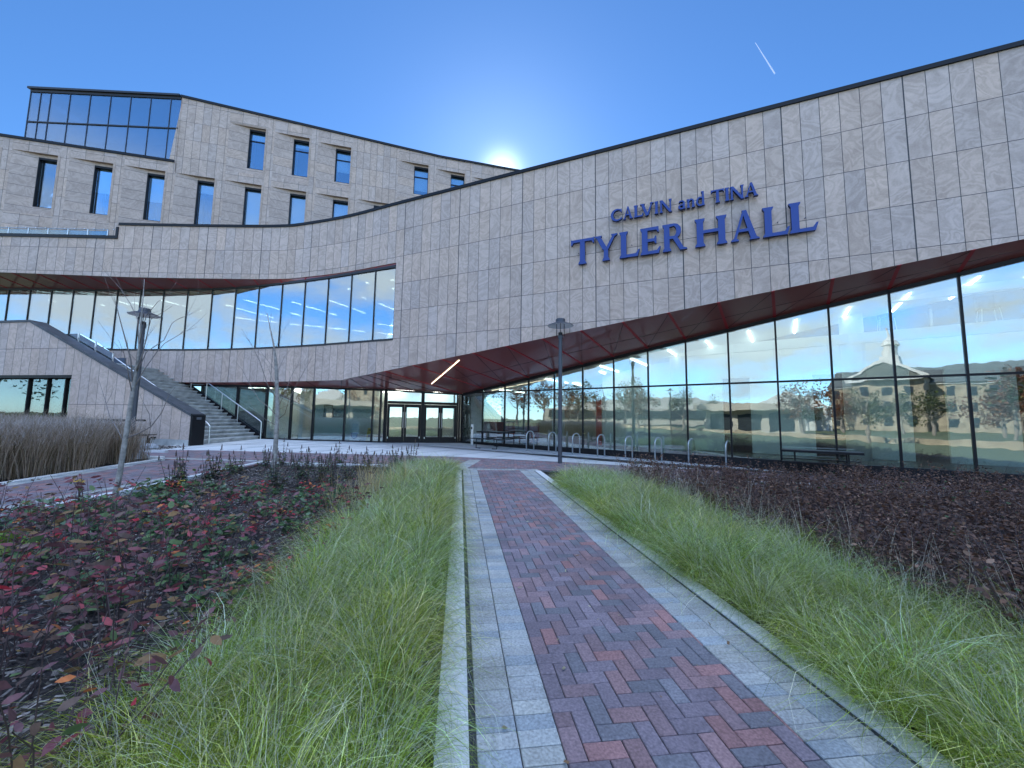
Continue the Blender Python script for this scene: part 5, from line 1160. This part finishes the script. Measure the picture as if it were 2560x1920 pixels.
sp_px = [(655, 1165), (668, 1163), (708, 1160), (745, 1172), (770, 1168), (812, 1178), (838, 1166), (850, 1160), (870, 1195), (895, 1172), (912, 1172), (929, 1172), (955, 1178), (962, 1195), (985, 1166), (1000, 1165), (1015, 1160), (690, 1215), (748, 1190), (760, 1212), (800, 1200), (538, 1190), (515, 1195), (470, 1206), (455, 1208), (430, 1215), (1028, 1158), (828, 1212), (585, 1182), (600, 1178)]
scatter(P4, [tuple(ground(*p)[:2]) for p in sp_px], .9, 1.25)
# yellow daisies
def daisy(seed, nfl, h):
    rg = random.Random(seed); st_, lf = MB(), MB()
    for i in range(nfl):
        a = rg.uniform(0, 6.28); tip = np.array([.15*math.cos(a)*rg.random()**.4, .15*math.sin(a)*rg.random()**.4, h*rg.uniform(.75, 1.05)]); st_.tube([(0, 0, 0), (tip[0]*.2, tip[1]*.2, tip[2]*.6), tip], [.005, .004, .003], 5)
        st_.tube([tip, tip+np.array([0, 0, .012])], [.012, .009], 8)
        for k in range(11): b_ = 6.28*k/11; lf.leaf(tip, unit([math.cos(b_), math.sin(b_), -.18]), (0, 0, 1), .042, .013, (.72, .42, .03), .2)
    for k in range(26): b_ = rg.uniform(0, 6.28); lf.leaf((0, 0, rg.uniform(.0, h*.62)), unit([math.cos(b_), math.sin(b_), rg.uniform(-.1, .6)]), (0, 0, 1), .12, .045, (.035, .055, .03), .3)
    return st_, lf
for i, (px_, py_, h, lb, n) in enumerate(((197, 1262, .50, 'yellow daisy plant with several open flowers at the kerb left of the leaning tree', 7), (437, 1218, .16, 'low cluster of small yellow daisies further along the left kerb', 8), (372, 1292, .12, 'fading pale yellow flower clump on the mulch', 5))):
    t = proto('yellow_daisy', lb, 'flower', None, *daisy(500+i, n, h)); x, y = ground(px_, py_)[:2]; t.location = (x, y, gz(x, y)-.03)
lg = shrub_mesh(600, 12, .24, 1.2, .16, .09, 5, [(.22, .33, .045), (.28, .38, .07)], (1, 1), .004); t = proto('lime_plant', 'bright lime green broad leaved plant at the left edge', 'plant', None, *lg); x, y = ground(18, 1385)[:2]; t.location = (x, y, gz(x, y))
lg = shrub_mesh(601, 16, .2, 1.3, .11, .04, 6, [(.11, .19, .06), (.2, .26, .12)], (1, 1), .004); t = proto('pale_green_plant', 'rounded pale green plant at the kerb among the dark spikes', 'plant', None, *lg); x, y = ground(574, 1178)[:2]; t.location = (x, y, gz(x, y))
# dark shrubs of the right bed
DRK = [(.10, .050, .032), (.135, .064, .038), (.17, .082, .048), (.075, .042, .032), (.28, .16, .10), (.07, .13, .045)]
LD = 'dark brown small leaved shrub in the bed beside the right grass strip'
P5 = [proto('dark_shrub', LD, 'shrub', 'dark brown shrubs in the right bed', *shrub_mesh(700+i, 24, .60, .95, .036, .019, 25, DRK, (28, 26, 18, 16, 7, 1), .0032)) for i in range(6)]
def inD(p):
    u, v = uv_(p); yb = np.interp(p[0], [2.2, 4.6, 8.5, 14.5], [9.7, 10.05, 9.95, 8.1]); return u > 3.35 and p[1] < yb-.25 and p[1] > .3+.30*p[0]*.6 and v < 7.6 and p[0] < 1.45*p[1]+1.2
scatter(P5, poisson(inD, 2.2, 14.5, .8, 10.2, lambda p: .36 if p[1] < 4.5 else .44, 250), .85, 1.5)
stalks('dry_stems', 'thin dark wispy twigs rising above the right shrub bed', [p for p in poisson(inD, 2.2, 14.5, 1.5, 10.2, .7, 50)], 4, .80, (.09, .055, .04), .005)
# wood chip mulch and fallen leaves
def chips(name, label, n, inside, bx, size, cols, zoff=.0):
    P = []
    while len(P) < n:
        q = RNG.uniform([bx[0], bx[2]], [bx[1], bx[3]], (4000, 2)); P += [tuple(p) for p in q if inside(p)]
    P = np.array(P[:n]); a = RNG.random(n)*6.28; l = RNG.uniform(.5, 1.3, n)*size[0]; w_ = RNG.uniform(.5, 1.3, n)*size[1]; dx = np.stack([np.cos(a), np.sin(a), RNG.normal(0, .25, n)], 1)*l[:, None]; dy = np.stack([-np.sin(a), np.cos(a), RNG.normal(0, .3, n)], 1)*w_[:, None]
    c = np.stack([P[:, 0], P[:, 1], GA*P[:, 1]+GB*P[:, 0]-.045+RNG.random(n)*.03+zoff], 1); V = np.stack([c-dx-dy, c+dx-dy*.6, c+dx*.9+dy, c-dx+dy*.8], 1).reshape(-1, 3); Q = np.arange(n*4).reshape(-1, 4)
    ci = RNG.integers(0, len(cols), n); C = np.array(cols)[ci]*RNG.uniform(.6, 1.35, (n, 1)); return tag(np_mesh(name, V, Q, C, LEAF if 'leaf' in name or 'leaves' in name else PAVE), label, 'mulch', kind='stuff')
MC = [(.15, .12, .10), (.21, .175, .15), (.10, .08, .066), (.32, .27, .23), (.07, .055, .046)]
chips('wood_chip_mulch', 'dark wood chip mulch covering the left bed', 42000, lambda p: uv_(p)[0] < -1.5 and p[1] < 11.3 and p[0] > -6.85, (-6.85, -.8, .6, 11.3), (.024, .008), MC)
chips('wood_chip_mulch', 'dark wood chip mulch covering the right bed', 24000, lambda p: inD(p) or (uv_(p)[0] > 3.0 and uv_(p)[1] < 8 and p[0] < 5 and p[1] < 9), (2, 14.5, .8, 10.2), (.016, .006), [tuple(v*.6 for v in c) for c in MC])
chips('fallen_leaves', 'fallen yellow and tan leaves lying on the mulch of the left bed', 700, lambda p: uv_(p)[0] < -1.9 and p[1] < 10.6 and p[0] > -6.8, (-6.85, -1.5, 2, 10.6), (.022, .014), [(.35, .22, .07), (.42, .32, .12), (.28, .15, .07), (.20, .10, .06)], .03)
chips('fallen_leaves', 'a few dry leaves and grass bits scattered on the brick path', 70, lambda p: -.4 < uv_(p)[0] < 1.6 and -.5 < uv_(p)[1] < 8.8, (-1.6, 1.9, 1.5, 11), (.016, .008), [(.35, .28, .16), (.45, .38, .22), (.25, .14, .07)], .052)
chips('mulch_bed', 'dark mulch patch with lumps beside the black end post', 5000, lambda p: -16.2 < p[0] < -12.4 and p[1] > 13.1 and p[1] < 15.1-.1*(p[0]+13) and p[1] < 15.3, (-16.2, -12.4, 13.1, 15.6), (.03, .012), MC, .04)
bb = ground(700/4.608+240-2, 1113); m_ = MB(); m_.box((*ground(387, 1109)[:2], gz(-14, 14.5)+.14), (.42, .3, .22), .3); m_.box((ground(387, 1109)[0]+.15, ground(387, 1109)[1]-.1, gz(-14, 14.5)+.28), (.34, .26, .06), .5); tag(m_.build('ground_box', plain('rough_dark_box', (.02, .02, .022), .8, noise=.3)), 'small dark utility box lying on the mulch by the stair wall', 'box')
def rock(lb, px_, py_, r, seed):
    rg = random.Random(seed); c = ground(px_, py_); m_ = MB(); prof = [(0, -.3), (.8, -.2), (1, .2), (.75, .6), (.35, .8), (0, .82)]; m_.lathe([(a*r, b_*r*.8) for a, b_ in prof], c, 14)
    m_.v = [(x+rg.gauss(0, r*.06), y+rg.gauss(0, r*.06), z+rg.gauss(0, r*.05)) for x, y, z in m_.v]; tag(m_.build('rock', plain('pale_rock', (.42, .42, .42), .85, noise=.3, nscale=8, bump=.5)), lb, 'rock', 'pale rocks by the left walk')
rock('pale rounded rock on the mulch in front of the dark box', 372, 1122, .28, 1); rock('pale block of rock at the end of the tall brown grass', 334, 1150, .34, 2)

# ================================================================ CONTRAIL
a, b_ = ray(1888, 106), ray(1937, 184); a = a/np.linalg.norm(a)*7000; b_ = b_/np.linalg.norm(b_)*6800
M, n_, k_, bs = mat('ice_trail'); bs.inputs['Base Color'].default_value = (.9, .93, 1, 1); bs.inputs['Alpha'].default_value = .38; bs.inputs['Roughness'].default_value = 1; bs.inputs['Transmission Weight'].default_value = 0
trn = n_.new('ShaderNodeBsdfTranslucent'); trn.inputs[0].default_value = (.95, .97, 1, 1); tpr = n_.new('ShaderNodeBsdfTransparent'); mx = n_.new('ShaderNodeMixShader'); mx.inputs[0].default_value = .12; k_.new(tpr.outputs[0], mx.inputs[1]); k_.new(trn.outputs[0], mx.inputs[2]); k_.new(mx.outputs[0], n_['Material Output'].inputs[0])
m_ = MB(); m_.tube([a+(b_-a)*f for f in np.linspace(0, 1, 9)], [3+5*f for f in np.linspace(0, 1, 9)], 8); tag(m_.build('vapour_trail', M, smooth=True), 'short white vapour trail in the blue sky above the stone front', 'vapour trail')

# ================================================================ WHAT THE GLASS MIRRORS: the campus behind the photographer
SAND = plain('tan_rubble_stone', (.40, .34, .25), .85, noise=.35, nscale=.9, bump=.3); TRIM = plain('white_trim', (.74, .73, .70), .6); SLATE = plain('grey_slate', (.13, .14, .13), .7, noise=.2, nscale=1); WIND = plain('dark_window', (.04, .05, .06), .2); ASPH = plain('asphalt', (.06, .06, .065), .9, noise=.2, nscale=1)
CREAM = plain('cream_concrete', (.52, .48, .41), .8, noise=.15, nscale=.3)
def blk(m_, c, size, rz, z0, mi=0): m_.box((c[0], c[1], z0+size[2]/2), size, rz, mi)
def local(c, rz, x, y): return (c[0]+x*math.cos(rz)-y*math.sin(rz), c[1]+x*math.sin(rz)+y*math.cos(rz))
def far_hall(c, rz):
    z0 = gz(*c)-.3; t = thing('stone_hall', 'tan rubble stone hall with a white gable and cupola, mirrored in the right glass', 'building', (*c, z0))
    m_ = MB(); blk(m_, c, (46, 14, 11), rz, z0); g = local(c, rz, -12, 8.5); blk(m_, g, (12, 4, 12), rz, z0); m_.build('wall', SAND, t)
    m_ = MB()
    def prism(cx, cy, w_, d, z, h, along_x=True):
        P = []
        for x, y, zz in ((-w_/2, -d/2, 0), (w_/2, -d/2, 0), (w_/2, d/2, 0), (-w_/2, d/2, 0)): P.append((*local(c, rz, cx+x, cy+y), z))
        if along_x: r0, r1 = (*local(c, rz, cx-w_/2, cy), z+h), (*local(c, rz, cx+w_/2, cy), z+h); m_.face([P[0], P[1], r1, r0]); m_.face([P[2], P[3], r0, r1]); m_.face([P[1], P[2], r1]); m_.face([P[3], P[0], r0])
        else: r0, r1 = (*local(c, rz, cx, cy-d/2), z+h), (*local(c, rz, cx, cy+d/2), z+h); m_.face([P[1], P[2], r1, r0]); m_.face([P[3], P[0], r0, r1]); m_.face([P[0], P[1], r0]); m_.face([P[2], P[3], r1])
    prism(0, 0, 47, 15.5, z0+11, 4.2); prism(-12, 8, 13, 7, z0+12, 4.2, False); m_.build('roof', SLATE, t)
    m_ = MB(); blk(m_, local(c, rz, 0, 7.1), (46.6, .5, .6), rz, z0+10.6); gy = 11.6
    a, b_, cc = (*local(c, rz, -18.6, gy), z0+12), (*local(c, rz, -5.4, gy), z0+12), (*local(c, rz, -12, gy), z0+16.3); m_.beam(a, cc, .5, .6); m_.beam(b_, cc, .5, .6); m_.beam(a, b_, .5, .5); m_.build('trim', TRIM, t)
    m_ = MB(); q = local(c, rz, -12, 5); blk(m_, q, (3.2, 3.2, 2.2), rz, z0+15.4); m_.lathe([(1.3, 17.6), (1.3, 20.2), (1.6, 20.3), (1.2, 21.6), (.3, 22.6), (.1, 24.5), (0, 24.6)], (*q, z0), 10); cu = m_.build('cupola', TRIM, t)
    for i in range(15):
        for j in range(3):
            x = -21.5+i*3.07
            if -18.5 < x < -5.5: continue
            m_ = MB(); blk(m_, local(c, rz, x, 7.02), (1.2, .12, 1.9), rz, z0+1.6+3.3*j); m_.build('window', WIND, t)
    for i in range(3):
        for j in range(3): m_ = MB(); blk(m_, local(c, rz, -15.6+3.6*i, 10.52), (1.2, .12, 1.9), rz, z0+1.8+3.4*j); m_.build('window', WIND, t)
    return t
far_hall((-25, -94), -.26)
c = (-82, -58); z0 = gz(*c)-2; t = thing('arena', 'wide cream arena with a low curved roof, mirrored in the middle glass', 'building', (*c, z0)); rz = -.85
m_ = MB(); blk(m_, c, (64, 30, 7.0), rz, z0); m_.build('wall', CREAM, t)
m_ = MB(); base = [(x, 7.1+3.2*math.cos(x/30*math.pi/2)) for x in np.linspace(-30, 30, 17)]
for i in range(16):
    (x0_, h0), (x1_, h1) = base[i], base[i+1]; P = [(*local(c, rz, x0_, 14), z0+h0), (*local(c, rz, x1_, 14), z0+h1), (*local(c, rz, x1_, -14), z0+h1), (*local(c, rz, x0_, -14), z0+h0)]; m_.face(P); m_.face([(*local(c, rz, x0_, 14), z0+6.9), (*local(c, rz, x1_, 14), z0+6.9), P[1], P[0]])
m_.build('roof', plain('arena_roof', (.58, .57, .53), .6), t)
m_ = MB(); blk(m_, local(c, rz, 0, 15.2), (60, .3, 2.4), rz, z0+4.2); blk(m_, local(c, rz, 0, 15.2), (60, .3, 2.0), rz, z0+.6); m_.build('window_band', WIND, t)
c = (-44, -65); z0 = gz(*c)-3; t = thing('portico_house', 'small white house with a columned portico, mirrored in the glass', 'building', (*c, z0)); rz = -.55
m_ = MB(); blk(m_, c, (14, 10, 8), rz, z0); m_.build('wall', TRIM, t)
m_ = MB(); P = [local(c, rz, x, y) for x, y in ((-7.5, -5.5), (7.5, -5.5), (7.5, 8.5), (-7.5, 8.5))]; r0, r1 = local(c, rz, 0, -5.5), local(c, rz, 0, 8.5); zb_ = z0+8; m_.face([(*P[1], zb_), (*P[2], zb_), (*r1, zb_+3.4), (*r0, zb_+3.4)]); m_.face([(*P[3], zb_), (*P[0], zb_), (*r0, zb_+3.4), (*r1, zb_+3.4)]); m_.face([(*P[2], zb_), (*P[3], zb_), (*r1, zb_+3.4)]); m_.build('roof', TRIM, t)
for i in range(5): q = local(c, rz, -6+3*i, 8); m_ = MB(); m_.tube([(*q, z0), (*q, z0+8)], .35, 10); m_.build('column', TRIM, t)
c = (-20, -24); 
for i, (x0_, y0_, x1_, y1_) in enumerate(((-60, -16, 40, -16),)):
    m_ = MB(); m_.face([(x, y, gz(x, y)-.06) for x, y in ((-120, -24), (60, -24), (60, -17), (-120, -17))]); tag(m_.build('road', ASPH), kind='structure')
m_ = MB(); m_.beam((-60, -27, gz(-40, -27)+.1), (30, -27, gz(30, -27)+.1), .5, .9); tag(m_.build('low_stone_wall', SAND), 'low tan stone wall across the road behind the photographer', 'wall')
m_ = MB(); m_.face([(-120, -150, 1.2), (60, -150, .6), (60, -29, -.6), (-120, -29, .6)]); tag(m_.build('grass_bank', LAWN), kind='structure')
def crown_tree(lb, x, y, h, cr_, pal, seed, dens=1500):
    rg = random.Random(seed); z0 = gz(x, y)-.2; t = thing('tree', lb, 'tree', (x, y, z0), 0, 'trees behind the photographer'); m_ = MB(); m_.tube([(x, y, z0), (x+.1, y, z0+h*.35), (x, y+.1, z0+h*.8)], [h*.025, h*.02, h*.006], 8)
    for i in range(9): a = rg.uniform(0, 6.28); zz = z0+h*rg.uniform(.3, .6); e_ = cr_*rg.uniform(.6, .95); m_.tube([(x, y, zz), (x+e_*.5*math.cos(a), y+e_*.5*math.sin(a), zz+h*.1), (x+e_*math.cos(a), y+e_*math.sin(a), zz+h*.22)], [h*.010, h*.007, h*.003], 6)
    m_.build('trunk', BARK, t); m_ = MB(); bl = [(rg.gauss(0, cr_*.42), rg.gauss(0, cr_*.42), h*(.62+rg.gauss(0, .14)), cr_*rg.uniform(.25, .5)) for _ in range(16)]
    for i in range(dens):
        bx, by, bz, br = rg.choice(bl); d = unit([rg.gauss(0, 1), rg.gauss(0, 1), rg.gauss(0, 1)]); q = np.array([x+bx, y+by, z0+bz])+d*br*rg.random()**.4; c_ = rg.choice(pal); g = rg.uniform(.6, 1.4); m_.leaf(q, unit([rg.gauss(0, 1), rg.gauss(0, 1), rg.gauss(0, .6)]), unit([rg.gauss(0, 1), rg.gauss(0, 1), 1]), h*.034, h*.022, tuple(v*g for v in c_))
    m_.build('crown', LEAF, t)
RUST = [(.20, .07, .03), (.14, .05, .03), (.26, .11, .04)]; OLV = [(.08, .10, .03), (.12, .12, .04), (.06, .08, .03)]
for i, (x, y, h, c_, pl, lb) in enumerate(((-50, -11, 8.5, 3.6, RUST, 'rust coloured tree mirrored beside the lamp post'), (-21, -58, 8, 2.8, OLV, 'olive tree mirrored in the right glass, in front of the stone hall'), (-41, -78, 9, 3.2, RUST, 'russet tree mirrored left of the stone hall'), (-50, -80, 12, 4.2, OLV, 'large olive tree mirrored between the portico and the stone hall'), (-12, -70, 9, 3.2, RUST, 'russet tree in front of the stone hall'), (-8, -24, 6, 2.2, OLV, 'small olive tree mirrored in the entrance glass'), (4, -30, 10, 3.5, OLV, 'broad olive tree behind the photographer to the right'), (-3, -40, 9, 3.2, RUST, 'tall russet tree mirrored in the door glass'), (12, -42, 11, 4, OLV, 'tall olive tree far to the right behind the photographer'))):
    crown_tree(lb, x, y, h, c_, pl, 900+i)
for i, (x, y, h, c_, pl, lb) in enumerate(((-64, -34, 12, 4.2, OLV, 'olive tree at the left end of the far tree row'), (-66, -27, 10, 3.6, RUST, 'russet tree second in the far tree row'), (-63, -20, 11, 3.8, OLV, 'olive tree third in the far tree row'), (-67, -13, 12, 4.2, RUST, 'tall russet tree in the middle of the far tree row'), (-64, -5, 11, 4.0, RUST, 'russet tree behind the far end of the lawn'), (-66, 3, 12, 4.4, OLV, 'broad olive tree in the far tree row beyond the walk'), (-62, 11, 10, 3.8, RUST, 'russet tree near the end of the far tree row'), (-64, 19, 12, 4.2, OLV, 'last olive tree of the far tree row'),
    (-38, -17, 8, 2.8, RUST, 'russet tree across the road, mirrored in the entrance glass'), (-33, -23, 7, 2.6, OLV, 'olive tree beside the pavilion across the road'), (-18, -29, 8, 3.0, RUST, 'russet tree right of the pavilion across the road'), (-46, -24, 9, 3.4, OLV, 'olive tree left of the pavilion across the road'), (-58, -57, 8.5, 3.4, OLV, 'olive tree at the left end of the row behind the pavilion'), (-50, -54, 7, 3.0, RUST, 'small russet tree in the row behind the pavilion'), (-36, -57, 8, 3.2, OLV, 'dense olive tree in the row behind the pavilion'), (-28, -55, 7, 3.0, RUST, 'russet tree directly behind the pavilion'), (-17, -58, 8.5, 3.3, OLV, 'olive tree right of the pavilion row'), (-9, -55, 7.5, 3.0, RUST, 'last russet tree of the row behind the pavilion'))):
    crown_tree(lb, x, y, h, c_, pl, 950+i, 1300)
lamp('grey lamp post across the lawn, mirrored in the middle glass', -17, -6, 5.2)
t = thing('low_pavilion', 'long cream pavilion with a flat roof, mirrored in the entrance glass', 'building', (-29, -34, -.3)); m_ = MB(); m_.box((-29, -34, 1.6), (13, 6, 4), -.5); m_.build('wall', CREAM, t); m_ = MB(); m_.box((-29, -33.5, 4.1), (15.5, 8.5, 1.0), -.5); m_.build('roof', CREAM, t)
for dx in (-4.2, 0, 4.2): m_ = MB(); m_.box((-29+dx*math.cos(.5)+3.03*math.sin(.5), -34-dx*math.sin(.5)+3.03*math.cos(.5), 1.7), (3.2, .12, 2.6), -.5); m_.build('window_band', WIND, t)
